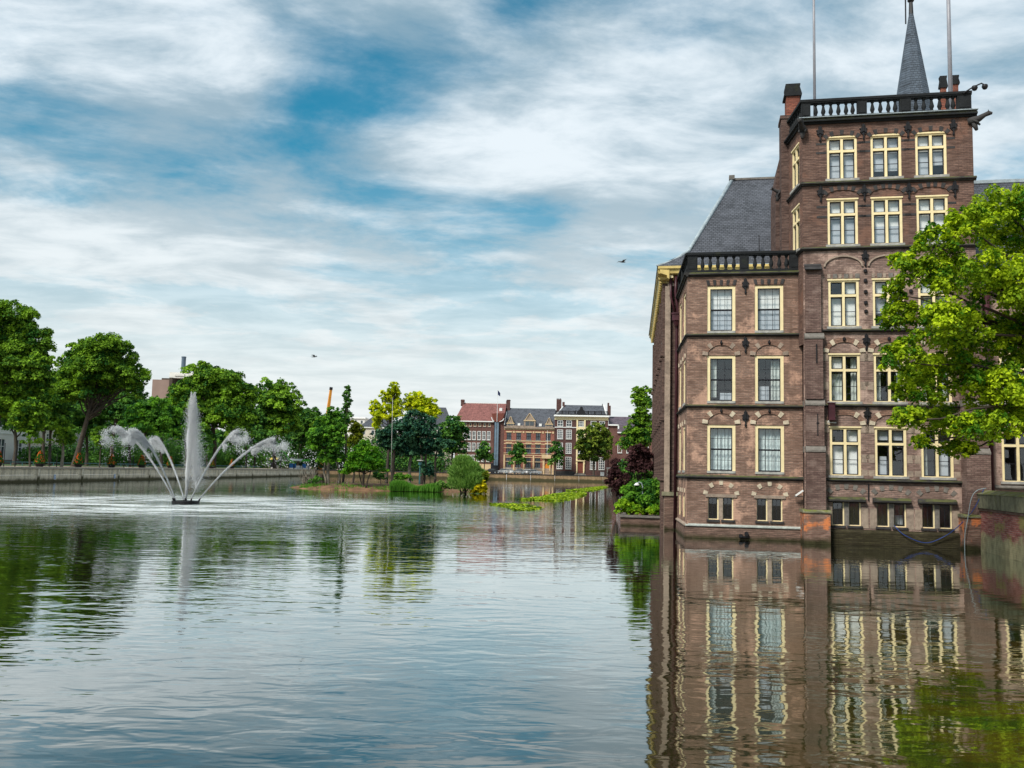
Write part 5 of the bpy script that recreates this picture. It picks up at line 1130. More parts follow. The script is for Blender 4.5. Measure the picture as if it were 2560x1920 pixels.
# 2: red house with dormers
f2 = Far('town_house', 'pink red brick house with three stone dormers on a slate roof', 656, 1121)
xs = (702, 791, 884, 971, 1064)
w = f2.windows([(x, 43, 511, 577) for x in xs], 'sash', bars=(1,1), t=.1) + f2.windows([(x, 46, 620, 697) for x in xs], 'sash', bars=(1,1), t=.1) + f2.windows([(x, 48, 742, 832) for x in xs[:4]], 'sash', bars=(1,1), t=.1)
f2.wall(656, 1121, 474, 'fb2', w)
for y0, y1 in ((486,474),(592,584),(618,611),(656,651),(705,699),(722,716),(742,737),(780,775)): f2.part('stone_band', MB().box(0, f2.W, -.09, 0, fz(y0), fz(y1)), M['band'])
for x in xs:
    for yt in (503, 606): f2.part('lintel', MB().box(f2.X(x)-.95, f2.X(x)+.95, -.16, -.0, fz(yt+8), fz(yt-3)), M['band'])
    f2.part('shield', MB().box(f2.X(x)+1.2, f2.X(x)+1.75, -.14, 0, fz(516), fz(497)), M['band'])
for x in (656, 745, 838, 926, 1018, 1106): f2.part('pier', MB().box(f2.X(x), f2.X(x)+.45, -.2, 0, 0, fz(716)), M['band'])
f2.part('plinth', MB().box(0, f2.W, -.14, 0, 0, fz(835)), M['pink_stone'])
f2.part('parapet', MB().box(0, f2.W, -.5, .2, fz(474), fz(458)).box(f2.X(745), f2.X(838), -.4, 0, fz(458), fz(446)), M['pink_stone'])
f2.part('roof', MB().add([(-.2,-.1,fz(462)),(f2.W,-.1,fz(462)),(f2.W,6,fz(287)+.35),(.3,6,fz(287)+.35),(-.2,12,fz(462)),(f2.W,12,fz(462))], [(0,1,2,3),(3,2,5,4),(0,3,4),(1,5,2)]), M['roof_dark'])
f2.part('ridge', MB().box(.3, f2.W, 5.9, 6.1, fz(288)+.35, fz(283)+.35), M['lead'])
f2.part('verge', MB().tube([(.05,-.3,fz(440)),(.1,3,fz(362)),(.35,5.9,fz(290))], .16, 6), M['white'])
for x0, x1, yt, ya in ((838,944,372,333),(680,747,400,366),(1036,1104,402,371)):
    a, b_, c = f2.X(x0), f2.X(x1), (f2.X(x0)+f2.X(x1))/2
    d = f2.part('dormer', MB().box(a, b_, -.25, 4, fz(460), fz(yt+28)).prism([(a+.25,fz(yt+28)),(b_-.25,fz(yt+28)),(b_-.5,fz(yt+6)),(c+.3,fz(ya)),(c-.3,fz(ya)),(a+.5,fz(yt+6))], 'y', -.2, 3.5), M['pink_stone'])
    part('trim', MB().tube([(a+.2,-.3,fz(yt+28)),(c,-.3,fz(ya)),(b_-.2,-.3,fz(yt+28))], .12, 5).box(a-.1,b_+.1,-.4,-.26,fz(yt+32),fz(yt+24)), M['band'], d)
    part('window', MB().box(c-(b_-a)*.36, c-.08, -.3, -.26, fz(446), fz(yt+34)).box(c+.08, c+(b_-a)*.36, -.3, -.26, fz(446), fz(yt+34)), M['pane_far'], d)
    part('snow_edge', MB().tube([(c+.1,-.1,fz(ya)+.1),(b_-.1,2,fz(yt+20)+.1)], .14, 5), M['lead'], d)
for xc in (792, 990): f2.part('skylight', MB().box(f2.X(xc)-.4, f2.X(xc)+.4, .0, .9, fz(450), fz(425)), M['white'])
f2.part('chimney', MB().box(.15, 1.15, 5.3, 6.7, fz(310), fz(196)).box(.05, 1.25, 5.2, 6.8, fz(205), fz(200)), M['fb3'])
dr = f2.part('door', MB().prism([(f2.X(1036),0),(f2.X(1078),0),(f2.X(1078),fz(815)),(f2.X(1068),fz(797)),(f2.X(1057),fz(792)),(f2.X(1046),fz(797)),(f2.X(1036),fz(815))], 'y', -.08, .1), M['door_orange'])
f2.part('portal', MB().box(f2.X(1022), f2.X(1035), -.4, 0, 0, fz(745)).box(f2.X(1079), f2.X(1090), -.4, 0, 0, fz(745)).box(f2.X(1010), f2.X(1094), -.9, 0, fz(745), fz(728)), M['band'])
f2.part('balcony_rail', MB().box(f2.X(1008), f2.X(1092), -.9, -.8, fz(728), fz(710)), M['band'])
flag_pole(fw(1058, -.85, fz(728)), fz(488)-fz(728), 'bare white flagpole on the balcony over the orange door', False)
# 3: tall house with the cream attic
f3 = Far('town_house', 'dark brick mansion with a cream attic and a black roof balustrade', 1122, 1612)
xs3 = (1173, 1253, 1478, 1556)
w = f3.windows([(x, 52, 393, 447) for x in xs3], 'white', bars=(1,1)) + f3.windows([(1363, 52, 398, 447)], 'white', bars=(3,1))
w += f3.windows([(x, 52, 477, 562) for x in xs3], 'white', bars=(2,4)) + f3.windows([(1363, 56, 477, 562)], 'white', bars=(2,4))
w += f3.windows([(x, 52, 598, 694) for x in xs3], 'white', bars=(2,4)) + f3.windows([(1363, 56, 598, 694)], 'white', bars=(2,4)) + f3.windows([(x, 54, 726, 836) for x in xs3], 'white', bars=(2,4))
f3.wall(1122, 1612, 386, 'fb3', w)
f3.part('attic', MB().box(-.05, f3.W+.05, -.2, .3, fz(386), fz(350)), M['cream'])
f3.part('cornice', MB().box(-.3, f3.W+.3, -1.0, .3, fz(356), fz(347)).box(-.2, f3.W+.2, -.7, .3, fz(350), fz(342)), M['white'])
f3.part('string_course', MB().box(0, f3.W, -.15, 0, fz(459), fz(452)), M['white'])
for a, b_ in ((1322,1336),(1392,1405)): f3.part('pilaster', MB().box(f3.X(a), f3.X(b_), -.28, 0, fz(790), fz(386)), M['cream'])
f3.part('central_panel', MB().box(f3.X(1336), f3.X(1390), -.2, 0, fz(478), fz(449)).box(f3.X(1336), f3.X(1390), -.2, 0, fz(597), fz(564)), M['cream'])
f3.part('roof', MB().add([(.5,.5,fz(340)),(f3.W-.5,.5,fz(340)),(f3.W-.5,12,fz(340)),(.5,12,fz(340)),(f3.X(1205),5,fz(238)),(f3.X(1572),5,fz(238)),(f3.X(1572),8,fz(238)),(f3.X(1205),8,fz(238))], [(0,1,5,4),(1,2,6,5),(2,3,7,6),(3,0,4,7),(4,5,6,7)]), M['roof_dark'])
f3.part('hip_lead', MB().tube([(.5,.5,fz(338)),(f3.X(1205),5,fz(237))], .18, 6).tube([(f3.W-.5,.5,fz(338)),(f3.X(1572),5,fz(237))], .18, 6), M['white'])
f3.part('handrail', MB().box(.2, f3.W-.2, -.3, -.1, fz(308), fz(303)).box(.2, f3.W-.2, -.3, -.1, fz(338), fz(332)), M['iron'])
for k in range(9): f3.part('pedestal', MB().box(.2+k*1.95, .55+k*1.95, -.32, -.08, fz(338), fz(300)), M['iron'])
bme = MB().box(-.09, .09, -.28, -.12, 0, fz(308)-fz(332)).mesh('baluster', M['iron'])
for k in range(40):
    if k*.4+.75 < f3.X(1322) or k*.4+.75 > f3.X(1408): ob('baluster', bme, f3.o, (.75+k*.4, 0, fz(332)))
f3.part('crest', MB().prism([(f3.X(1318),fz(336)),(f3.X(1408),fz(336)),(f3.X(1398),fz(306)),(f3.X(1382),fz(290)),(f3.X(1376),fz(268)),(f3.X(1366),fz(262)),(f3.X(1354),fz(268)),(f3.X(1350),fz(288)),(f3.X(1330),fz(304))], 'y', -.34, -.06), M['iron'])
for x0, x1, t, b_ in ((1131,1176,188,310),(1186,1207,212,260),(1606,1622,214,330),(1622,1637,240,330)): f3.part('chimney', MB().box(f3.X(x0), f3.X(x1), 4, 5.5, fz(b_), fz(t)), M['fb3'])
for x in (1136, 1152, 1168): f3.part('chimney_pot', MB().lathe([(.18,0),(.14,.35)], 8, (f3.X(x), 4.7, fz(188))), M['sash'])
f3.part('lightning_rod', MB().tube([(f3.X(1559),5,fz(240)),(f3.X(1559),5,fz(222))], .12, 5), M['sash'])
f3.part('door', MB().box(f3.X(1336), f3.X(1388), -.1, .1, .6, fz(768)), M['door_red'])
f3.part('portal', MB().box(f3.X(1326), f3.X(1336), -.4, 0, 0, fz(764)).box(f3.X(1388), f3.X(1400), -.4, 0, 0, fz(764)).box(f3.X(1322), f3.X(1404), -.6, 0, fz(764), fz(756)), M['cream'])
f3.part('steps', MB().box(f3.X(1310), f3.X(1415), -2.4, -.41, 0, .2).box(f3.X(1315), f3.X(1410), -1.7, -.41, .2, .4).box(f3.X(1320), f3.X(1405), -1.0, -.41, .4, .6), M['grey_stone'])
f3.part('plinth', MB().box(0, f3.X(1310), -.12, 0, 0, 1.1), M['dark_stone'])
# 4: low wing at the right
f4 = Far('town_house', 'low brown brick house with a plum slate roof right of the mansion', 1613, 2120)
w = f4.windows([(x, 40, 600, 680) for x in (1720, 1800, 1880, 1960, 2040)], 'white', bars=(1,1)) + f4.windows([(x, 40, 740, 820) for x in (1720, 1800, 1880, 1960, 2040)], 'white', bars=(1,1))
f4.wall(1700, 2120, 490, 'fb1', w); f4.part('wall', MB().box(0, f4.X(1700), .4, 11, 0, fz(430)), M['fb1'])
f4.part('eaves', MB().box(f4.X(1695), f4.W, -.6, .1, fz(500), fz(490)).box(0, f4.X(1712), -.2, .4, fz(432), fz(420)).box(f4.X(1703), f4.X(1712), -.2, .4, fz(490), fz(420)), M['white'])
f4.part('roof', MB().add([(f4.X(1695),-.5,fz(490)),(f4.W,-.5,fz(490)),(f4.W,6,fz(338)),(.1,6,fz(338)),(.1,.2,fz(420)),(f4.X(1712),.2,fz(420))], [(0,1,2,3,4,5)]), M['roof_plum'] if 'roof_plum' in M else slate_mat('roof_plum', (.10,.075,.095), .35, .4))
# things standing in the far street
def car(p, rz, m, label, s=1.0):
    o = thing('parked_car', label, 'car', p, rz, 'cars parked along the far quay')
    prof = [(-2.1,.32),(2.1,.32),(2.15,.62),(2.0,.82),(1.05,.92),(.45,1.40),(-1.05,1.44),(-1.75,.98),(-2.12,.88),(-2.15,.5)]
    part('body', MB().prism(prof, 'y', -.82, .82), M[m], o)
    for y in (-.83, .815): part('side_window', MB().prism([(.88,.94),(.40,1.32),(-.98,1.35),(-1.5,.98)], 'y', y, y+.015), M['pane_far'], o)
    part('windscreen', MB().add([(1.06,-.7,.95),(1.06,.7,.95),(.49,.62,1.395),(.49,-.62,1.395)], [(0,1,2,3)]), M['pane_far'], o)
    for x in (-1.3, 1.3):
        for y in (-.72, .72):
            wh = part('wheel', MB().tube([(x,y-.1,.32),(x,y+.1,.32)], .32, 12), M['iron'], o); part('rim', MB().tube([(x,y-.115,.32),(x,y+.115,.32)], .19, 8), M['lead'], wh)
    for y in (-.55, .55): part('headlight', MB().box(2.08, 2.16, y-.16, y+.16, .60, .74), M['white'], o)
for x, m, nm in ((668,'car_silver','silver car parked left of the young tree by the pink house'),(735,'car_white','white car parked under the second young tree'),(812,'car_silver','silver car parked right under the middle young tree'),(880,'car_white','white car parked below the tall window of the pink house'),(955,'car_silver','silver car parked nearest the orange door'),(560,'car_dark','dark car parked by the stair tower')): car(fw(x, -5.5), FA+(0 if x % 2 else math.pi), m, nm)
def kiosk(p, label):
    o = thing('kiosk', label, 'kiosk', p, FA); part('wall', MB().box(-.8, .8, -.8, .8, 0, 2.2), M['stucco'], o); part('roof', MB().box(-.95, .95, -.95, .95, 2.2, 2.4), M['white'], o); part('door', MB().box(-.4,.4,-.83,-.8,.05,2.0), M['sill_stone'], o)
kiosk(fw(1625, -4.5), 'pale kiosk at the right end of the far quay')
def utility_cabinet(p):
    o = thing('utility_cabinet', 'white cabinet beside the big street tree on the far quay', 'cabinet', p, FA); part('body', MB().box(-.55,.55,-.3,.3,0,1.1), M['white'], o); part('lid', MB().box(-.6,.6,-.35,.35,1.1,1.18), M['sill_stone'], o)
utility_cabinet(fw(1558, -9.5))
far_tree = lambda label, lobes, base, top, mat, rad, Y=277, **k: tree('street_tree', label, Y, z6, lobes, base, top, mat, rad, group='street trees at the far end', zbase=GZ, **k)
random.seed(15); rng = np.random.default_rng(15)
far_tree('small pointed street tree in front of the red roofed house', [(480,640,38,36),(485,705,72,52),(490,770,75,40),(440,740,40,40)], (478,885), (482,700), 'oak_d', .14, dens=1.2)
far_tree('small oval street tree in front of the pink house', [(798,648,42,34),(790,715,78,56),(790,790,82,40)], (790,888), (792,700), 'oak_d', .14, dens=1.2)
far_tree('small oval street tree between the pink house and the mansion', [(1140,638,40,36),(1145,712,66,60),(1145,795,62,48)], (1138,890), (1142,700), 'oak_d', .14, dens=1.2)
far_tree('large rounded olive street tree in front of the mansion', [(1500,478,92,42),(1420,555,78,66),(1580,560,82,72),(1500,635,140,66),(1415,690,92,52),(1600,690,76,62),(1500,755,130,44),(1370,640,40,40),(1650,600,30,50)], (1490,895), (1500,640), 'olive_d', .32, Y=270) if 'olive_d' in G else None
G['olive_d'] = leaf_mat('leaf_olive', (.03,.075,.014), (.22,.28,.035))
far_tree('large rounded olive street tree in front of the mansion', [(1500,478,92,42),(1420,555,78,66),(1580,560,82,72),(1500,635,140,66),(1415,690,92,52),(1600,690,76,62),(1500,755,130,44),(1370,640,40,40),(1650,600,30,50)], (1490,895), (1500,640), 'olive_d', .32, Y=270)
tree('street_tree', 'tall green street tree left of the red roofed house', 262, z6, [(200,410,80,42),(180,490,120,75),(250,560,80,80),(160,600,120,75),(240,680,100,66),(120,680,80,60),(90,570,60,60)], (190,885), (190,600), 'oak_d', .35, zbase=GZ)
tree('street_tree', 'dark street tree at the far left corner of the pond', 281, z5, [(60,640,90,70),(180,600,90,60),(130,700,120,80),(20,760,80,80),(230,720,70,80),(40,900,90,100)], (20,1200), (80,760), 'oak_d', .35, zbase=GZ)

# ------------------------------------------------------------------ island
def island():
    cx, cy_, a, b_ = -15.6, 113.5, 11.2, 6.4; n = 40; V = []; F = []
    V.append((cx, cy_, .75))
    rings = ((.45,.68),(.72,.48),(.9,.24),(1.0,.04),(1.08,-.8))
    for r, z in rings:
        for k in range(n):
            t = 2*math.pi*k/n; w_ = 1+.07*math.sin(3*t+1)+.05*math.sin(5*t)+.03*math.sin(9*t)
            V.append((cx+a*r*w_*math.cos(t), cy_+b_*r*w_*math.sin(t), z+.05*math.sin(k*1.7)*(z > .1)))
    for k in range(n): F.append((0, 1+k, 1+(k+1) % n))
    for i in range(len(rings)-1):
        for k in range(n): F.append((1+i*n+k, 1+(i+1)*n+k, 1+(i+1)*n+(k+1) % n, 1+i*n+(k+1) % n))
    struct('island_ground', MB().add(V, F), M['earth'], True)
island()
IZ = .45
random.seed(23); rng = np.random.default_rng(23)
tree('island_tree', 'large mid green tree at the left of the island', 111, z5, [(400,575,75,52),(470,650,105,72),(335,700,115,80),(255,840,125,72),(420,790,130,88),(170,990,80,55),(305,970,130,72),(450,940,90,95),(330,1110,100,70),(465,1090,65,65),(150,950,50,40),(520,780,50,60)], (348,1400), (370,900), 'green', .20, zbase=IZ, bark='bark_pale', extra_trunks=[((478,1405),(440,950),.11),((330,1400),(300,1000),.12)])
tree('island_tree', 'narrow dark tree with a pointed top behind the large green one', 114, z5, [(570,325,30,36),(560,395,48,44),(565,475,52,46),(560,545,45,45),(575,630,55,55),(540,720,60,60)], (520,1340), (565,400), 'oak_d', .14, zbase=IZ, depth=.9)
tree('island_tree', 'yellow green tree between the dark pointed tree and the golden ones', 117, z5, [(640,720,72,48),(690,765,72,48),(645,840,80,60),(620,930,75,50),(700,850,45,45)], (630,1340), (650,830), 'olive', .12, zbase=IZ)
tree('island_tree', 'low bright green tree on several stems at the front of the island', 108.6, z5, [(765,930,60,48),(695,1000,105,55),(850,1010,82,55),(760,1085,165,62),(605,1175,88,36),(890,1145,95,48),(740,1190,140,42),(560,1245,75,26),(965,1225,60,18),(640,1090,70,40)], (742,1432), (760,1150), 'bright', .13, zbase=.25, extra_trunks=[((725,1430),(690,1150),.08),((770,1425),(850,1150),.08),((755,1430),(720,1100),.07)])
tree('island_pine', 'blue green spreading pine at the middle of the island', 120, z5, [(1080, 800, 138, 86), (985, 850, 101, 59), (890, 830, 71, 41), (1060, 955, 97, 82), (1180, 700, 97, 75), (960, 930, 69, 57)], (1075,1335), (1090,850), 'pine', .24, zbase=IZ)
tree('island_pine', 'blue green pine with a pale trunk in the middle of the group', 121, z5, [(1330, 640, 109, 69), (1300, 795, 161, 92), (1185, 950, 178, 82), (1240, 860, 114, 69), (1330, 1040, 138, 41), (1200, 1040, 103, 46)], (1255,1335), (1290,800), 'pine', .22, zbase=IZ, bark='bark_pale')
tree('island_pine', 'blue green pine with leaning trunks at the right of the group', 120.5, z5, [(1450, 690, 97, 75), (1520, 800, 97, 82), (1420, 950, 149, 75), (1600, 945, 120, 59), (1685, 930, 69, 48), (1500, 1030, 114, 46)], (1410,1345), (1450,900), 'pine', .20, zbase=IZ, extra_trunks=[((1535,1345),(1560,1000),.17)])
tree('golden_tree', 'golden yellow tree with a tall tufted top behind the pines', 133, z5, [(1085, 282, 59, 37), (1088, 345, 69, 46), (1100, 405, 74, 48), (960, 390, 51, 46), (1045, 455, 103, 65), (860, 500, 71, 54), (880, 575, 74, 71), (892, 670, 59, 82), (1000, 590, 103, 103), (1145, 530, 88, 88), (1110, 620, 86, 86), (900, 740, 57, 57)], (1000,1330), (1060,520), 'gold', .2, zbase=IZ, depth=.8)
tree('golden_tree', 'golden yellow tree with a broad crown right of the tufted one', 134, z5, [(1330, 420, 103, 65), (1400, 478, 103, 63), (1500, 480, 65, 57), (1300, 520, 103, 65), (1480, 560, 103, 57), (1560, 620, 71, 57), (1390, 590, 135, 59), (1245, 480, 57, 71)], (1380,1330), (1380,560), 'gold', .2, zbase=IZ, depth=.8)
bush('conifer_shrub', 'small dark cone shaped conifer between the pine trunks', 119, z5, [(1485,1270,42,46),(1485,1210,36,46),(1485,1160,22,34)], 'pine', IZ, size=.16)
bush('conifer_shrub', 'small dark conifer left of the cone shaped one', 120, z5, [(1400,1260,34,46),(1405,1200,30,46),(1405,1150,18,30)], 'pine', IZ, size=.16)
def blades(name, C, up, length, width, tint, m):
    n = len(C); side = unit(np.cross(up, rng.normal(size=(n,3)))); lean = unit(rng.normal(size=(n,3))*np.array([1,1,.1]))
    V = np.empty((n,5,3)); L = length[:,None]; W_ = width[:,None]
    V[:,0] = C-side*W_; V[:,1] = C+side*W_; V[:,2] = C+up*L*.55-side*W_*.8; V[:,3] = C+up*L*.55+side*W_*.8; V[:,4] = C+up*L*.92+lean*L*.22
    i = np.arange(n)[:,None]*5; F = np.concatenate([i+np.array([[0,1,3]]), i+np.array([[0,3,2]]), i+np.array([[2,3,4]])])
    return tri_mesh(name, V.reshape(-1,3), F, m, np.repeat(tint, 5))
def reeds():
    a = at(1035*.22604+740, 1235, 107); b_ = at(1590*.22604+740, 1235, 106.6); o = thing('reed_bed', 'bright green reed bed along the front of the island', 'reeds', (a.x, 107, .05))
    n = 5200; t = rng.random(n); C = np.stack([(b_.x-a.x)*t, rng.normal(0, .55, n)+.8, 0*t], 1); h = (1.15+.25*np.sin(t*9)-.45*t)*(.75+.4*rng.random(n))
    up = unit(np.stack([rng.normal(.05,.12,n), rng.normal(0,.12,n), np.ones(n)],1)); tag(ob('blades', blades('blades', C, up, h, np.full(n,.035), rng.random(n), G['grass']), o), kind='stuff')
reeds()
def shore_grass():
    n = 9000; t = rng.random(n)*6.283; r = .60+.40*rng.random(n)**.6; w_ = 1+.07*np.sin(3*t+1)+.05*np.sin(5*t)+.03*np.sin(9*t)
    C = np.stack([-15.6+11.2*r*w_*np.cos(t), 113.5+6.4*r*w_*np.sin(t), np.interp(r, [.45,.72,.9,1.0], [.66,.46,.22,.02])], 1)
    pat = np.sin(C[:,0]*1.3+1)+np.sin(C[:,1]*1.9+C[:,0]*.6)+rng.normal(0,.5,n); C = C[pat > .25]; n = len(C)
    up = unit(np.stack([rng.normal(0,.35,n), rng.normal(0,.35,n), np.ones(n)],1))
    tag(ob('grass', blades('grass', C, up, .16+.30*rng.random(n)**2, np.full(n,.03), rng.random(n), G['grass'])), 'ragged tufts of grass along the island shore', 'grass', kind='stuff')
shore_grass()
bush('island_shrub', 'low dark green shrub at the foot of the large island tree', 110.5, z5, [(250,1330,50,34),(190,1345,40,24)], 'oak_d', .3, size=.13)
bush('island_shrub', 'low olive undergrowth between the reed bed and the willow', 107.5, z5, [(1620,1390,50,34),(1680,1410,50,34),(1590,1370,30,24)], 'willow', .2, size=.13)
bush('island_shrub', 'low green shrub under the pines behind the reed bed', 117, z5, [(1200,1310,70,34),(1130,1300,50,36)], 'green', .4, size=.14)
bush('island_shrub', 'dark shrub between the bright low tree and the pines', 116, z5, [(900,1290,50,40),(960,1300,50,34)], 'oak_d', .4, size=.14)
def willow():
    Y = 105.6; b = at(1850*.22604+740, 1236, Y); b.z = .1; o = thing('willow_bush', 'round grey green willow bush at the right tip of the island', 'bush', b)
    P = []; U_ = []; Tn = []
    for x, y, rx, ry in [(1845,1150,95,62),(1835,1250,130,80),(1930,1230,95,80),(1815,1360,115,80),(1960,1340,100,80),(2030,1300,50,65),(1890,1400,140,60)]:
        c = np.array(at(*z5(x,y), Y+random.uniform(-.6,.6))-b); k = .22604*Y/FPX; n = 3200
        q = unit(rng.normal(size=(n,3))); q[:,2] = np.where(q[:,2] < -.5, -q[:,2], q[:,2]); p = c+q*np.array([rx*k, rx*k*.9, ry*k])*1.12*(.6+.42*rng.random(n))[:,None]
        P.append(p); U_.append(unit(q*.55+np.array([0,0,1.0])+rng.normal(size=(n,3))*.35)); Tn.append(np.clip(rng.normal(.5,.25,n),0,1))
    P = np.concatenate(P); n = len(P); P[:,2] = np.maximum(P[:,2], -.02)
    ob('foliage', blades('foliage', P, np.concatenate(U_), .30+.35*rng.random(n), np.full(n,.035), np.concatenate(Tn), G['willow']), o)
    mb = MB()
    for k in range(9): limb(mb, (random.uniform(-.4,.4),0,-.2), (random.uniform(-1.4,1.6), random.uniform(-.6,.6), random.uniform(1.2,2.6)), .06, .02)
    part('stem', mb, M['bark'], o)
willow()
bush('yellow_bush', 'vivid yellow flowering bush at the water beside the willow', 104.6, z5, [(2065,1360,32,30),(2035,1410,48,32),(1965,1455,30,14),(2078,1430,30,36),(2060,1460,40,20)], 'yellowbush', .1, size=.17, dens=1.2)
bush('willow_shoot', 'pale green shoots between the willow and the yellow bush', 105, z5, [(2095,1280,30,40),(2090,1330,30,40)], 'olive', .1, size=.17)
def dead_bush():
    b = at(*z5(130,1380), 115); b.z = .3; o = thing('dead_bush', 'bare grey brown stump with dead twigs at the left tip of the island', 'stump', b); mb = MB()
    for k in range(60):
        a = random.uniform(0,6.28); r = random.uniform(.3,1.4); z = random.uniform(.5,2.4); p = Vector((.5*math.cos(a)*random.random(), .5*math.sin(a)*random.random(), -.1)); q = Vector((r*math.cos(a), r*.7*math.sin(a), z)); limb(mb, p, q, random.uniform(.03,.09), .015, .12, 4, 5)
    part('branch', mb, M['bark_pale'], o)
dead_bush()
def stump():
    b = at(*z5(270,1350), 114); b.z = .35; o = thing('tree_stump', 'broad grey tree stump left of the large island tree', 'stump', b)
    part('trunk', MB().lathe([(.75,-.1),(.6,.2),(.45,.7),(.36,1.2),(.30,1.35)], 10).tube([(.2,0,.9),(.45,0,1.5)], [.16,.1], 7), M['bark'], o)
stump()
for x, nm in ((935,'thin dark sapling stake at the front of the island'),(460,'short stake behind the large green tree')):
    b = at(*z5(x,1425), 108.7); b.z = .2; o = thing('stake', nm, 'stake', b); part('shaft', MB().tube([(0,0,-.1),(0,0,1.35)], .035, 6), M['bark'], o); part('tie', MB().lathe([(.05,0),(.05,.06)], 6, (0,0,1.1)), M['grey_stone'], o)
def island_lamp():
    b = at(*z5(1366,1340), 118); b.z = IZ; o = thing('street_lamp', 'teal lamp post with a flat pale lamp between the pine trunks', 'lamp post', b); k = 118/FPX*.22604
    part('post', MB().tube([(0,0,0),(0,0,270*k)], [.11,.07], 8), M['teal'], o); part('lamp_head', MB().lathe([(.12,0),(.30,.05),(.46,.12),(.40,.18),(.08,.22)], 12, (0,0,268*k)), M['sill_stone'], o); part('collar', MB().lathe([(.16,0),(.22,.1),(.22,.5),(.14,.6)], 8, (0,0,225*k)), M['teal'], o)
island_lamp()
def island_pole():
    b = at(*z5(1050,1330), 116); b.z = IZ; t = at(*z5(1069,430), 116); o = thing('white_pole', 'tall thin pale pole rising through the pines in front of the golden tree', 'pole', b)
    part('shaft', MB().tube([(0,0,0), t-b], [.04,.03], 8), M['sill_stone'], o, smooth=True); part('cap', MB().lathe([(.05,0),(.06,.06),(.02,.12)], 8, t-b), M['pole'], o)
island_pole()
# roofs and blocks glimpsed between the island trees
def glimpse(name, label, px0, px1, ytop, yeave, Y, roof, wallm, hip=.3):
    a = at(px0, yeave, Y); b_ = at(px1, yeave, Y); t = at((px0+px1)/2, ytop, Y+6); Wd = b_.x-a.x; h = a.z-GZ; ht = t.z-GZ
    o = thing(name, label, 'building', (a.x, Y, GZ)); part('wall', MB().box(0, Wd, 0, 14, 0, h), M[wallm], o)
    if roof: part('roof', MB().add([(-.3,-.3,h),(Wd+.3,-.3,h),(Wd+.3,14.3,h),(-.3,14.3,h),(Wd*hip,7,ht),(Wd*(1-hip),7,ht)], [(0,1,5,4),(1,2,5),(2,3,4,5),(3,0,4)]), M[roof], o)
    else: part('roof', MB().box(-.3, Wd+.3, -.3, 14.3, h, h+.5), M['white'], o)
    n = max(3, int(Wd/3)); 
    for k in range(n):
        for j in range(2): f_ = part('window', frame_mb(1.2,1.7,.12,-.06,.0), M['white'], o, ((k+.5)*Wd/n-.6, 0, h-2.6-j*3.4)); part('pane', MB().box(.12,1.08,-.03,-.01,.12,1.58), M['pane_far'], f_)
    part('eaves', MB().box(-.4, Wd+.4, -.5, -.31, h-.2, h+.15), M['white'], o)
glimpse('hipped_house', 'blue slate hipped roof between the island tree and the golden tree', 898, 990, 1040, 1068, 330, 'roof_blue' if 'roof_blue' in M else 'slate', 'stucco')
glimpse('hipped_house', 'blue slate roof showing right of the golden trees', 1068, 1128, 1018, 1068, 320, 'slate', 'stucco')
glimpse('office_block', 'pale modern block with a flat roof behind the pointed tree', 868, 912, 1041, 1045, 420, None, 'stucco_w')
glimpse('hipped_house', 'pale house behind the dark pines', 985, 1075, 1040, 1080, 300, 'roof_dark', 'fb1')
# playground and stalls at the corner of the left bank
M['slide_green'] = plain('green_plastic', (.10,.50,.05), .35, .08); M['stall_blue'] = plain('blue_panel', (.03,.16,.45), .5, .08); M['stall_y'] = plain('yellow_awning', (.65,.50,.12), .7, .1)
def playground():
    b = at(715, 1166, 266); o = thing('playground_slide', 'bright green slide behind the right jets at the corner of the quay', 'slide', (b.x, 272, GZ)); o.scale = (1.25,1.25,1.25); k = 222/FPX
    part('chute', MB().add([(-2.4,-.5,4.0),(-1.6,-.5,3.7),(-.4,-.5,2.0),(.9,-.5,1.2),(.9,.5,1.2),(-.4,.5,2.0),(-1.6,.5,3.7),(-2.4,.5,4.0)], [(0,1,6,7),(1,2,5,6),(2,3,4,5)]).tube([(-2.4,-.55,4.1),(-1.6,-.55,3.9),(-.4,-.55,2.2),(.9,-.55,1.4)], .14, 6), M['slide_green'], o)
    part('leg', MB().box(-2.5,-2.3,-.1,.1,0,4.0), M['iron'], o); part('leg', MB().box(.6,.8,-.1,.1,0,1.3), M['iron'], o)
playground()
def stall(px0, px1, Y, hgt, m, roof, label):
    a = at(px0, 1165, Y); b_ = at(px1, 1165, Y); w_ = b_.x-a.x; o = thing('market_stall', label, 'stall', (a.x, Y, GZ), group='stalls at the corner of the quay')
    part('counter', MB().box(0, w_, 0, 1.5, 0, 1.0), M['white'], o); part('side_panel', MB().box(.1, w_*.6, -.06, -.0, .35, hgt*.62), M[m], o); part('awning', MB().prism([(-.4,hgt),(-.4,hgt-.25),(1.8,hgt+.25),(1.8,hgt+.4)], 'x', -.2, w_+.2), M[roof], o)
    for x in (0, w_-.1): part('leg', MB().box(x, x+.1, -.2, -.1, 0, hgt-.1), M['iron'], o)
stall(722, 752, 274, 2.6, 'stall_blue', 'white', 'white stall with a blue panel right of the green slide')
stall(676, 692, 272, 2.8, 'sash', 'stall_y', 'small stall with a yellow awning left of the green slide')
stall(755, 772, 276, 2.5, 'stall_blue', 'slide_green', 'white stall with a green awning near the island tip')
car(Vector((LX(155)-30.5, yof(312, 30.5), GZ)), R(90), 'car_dark', 'dark car parked behind the lawn under the left jets'); car(Vector((LX(150)-31.5, yof(285, 31.5), GZ)), R(90), 'car_white', 'white car parked behind the lawn left of the jets')

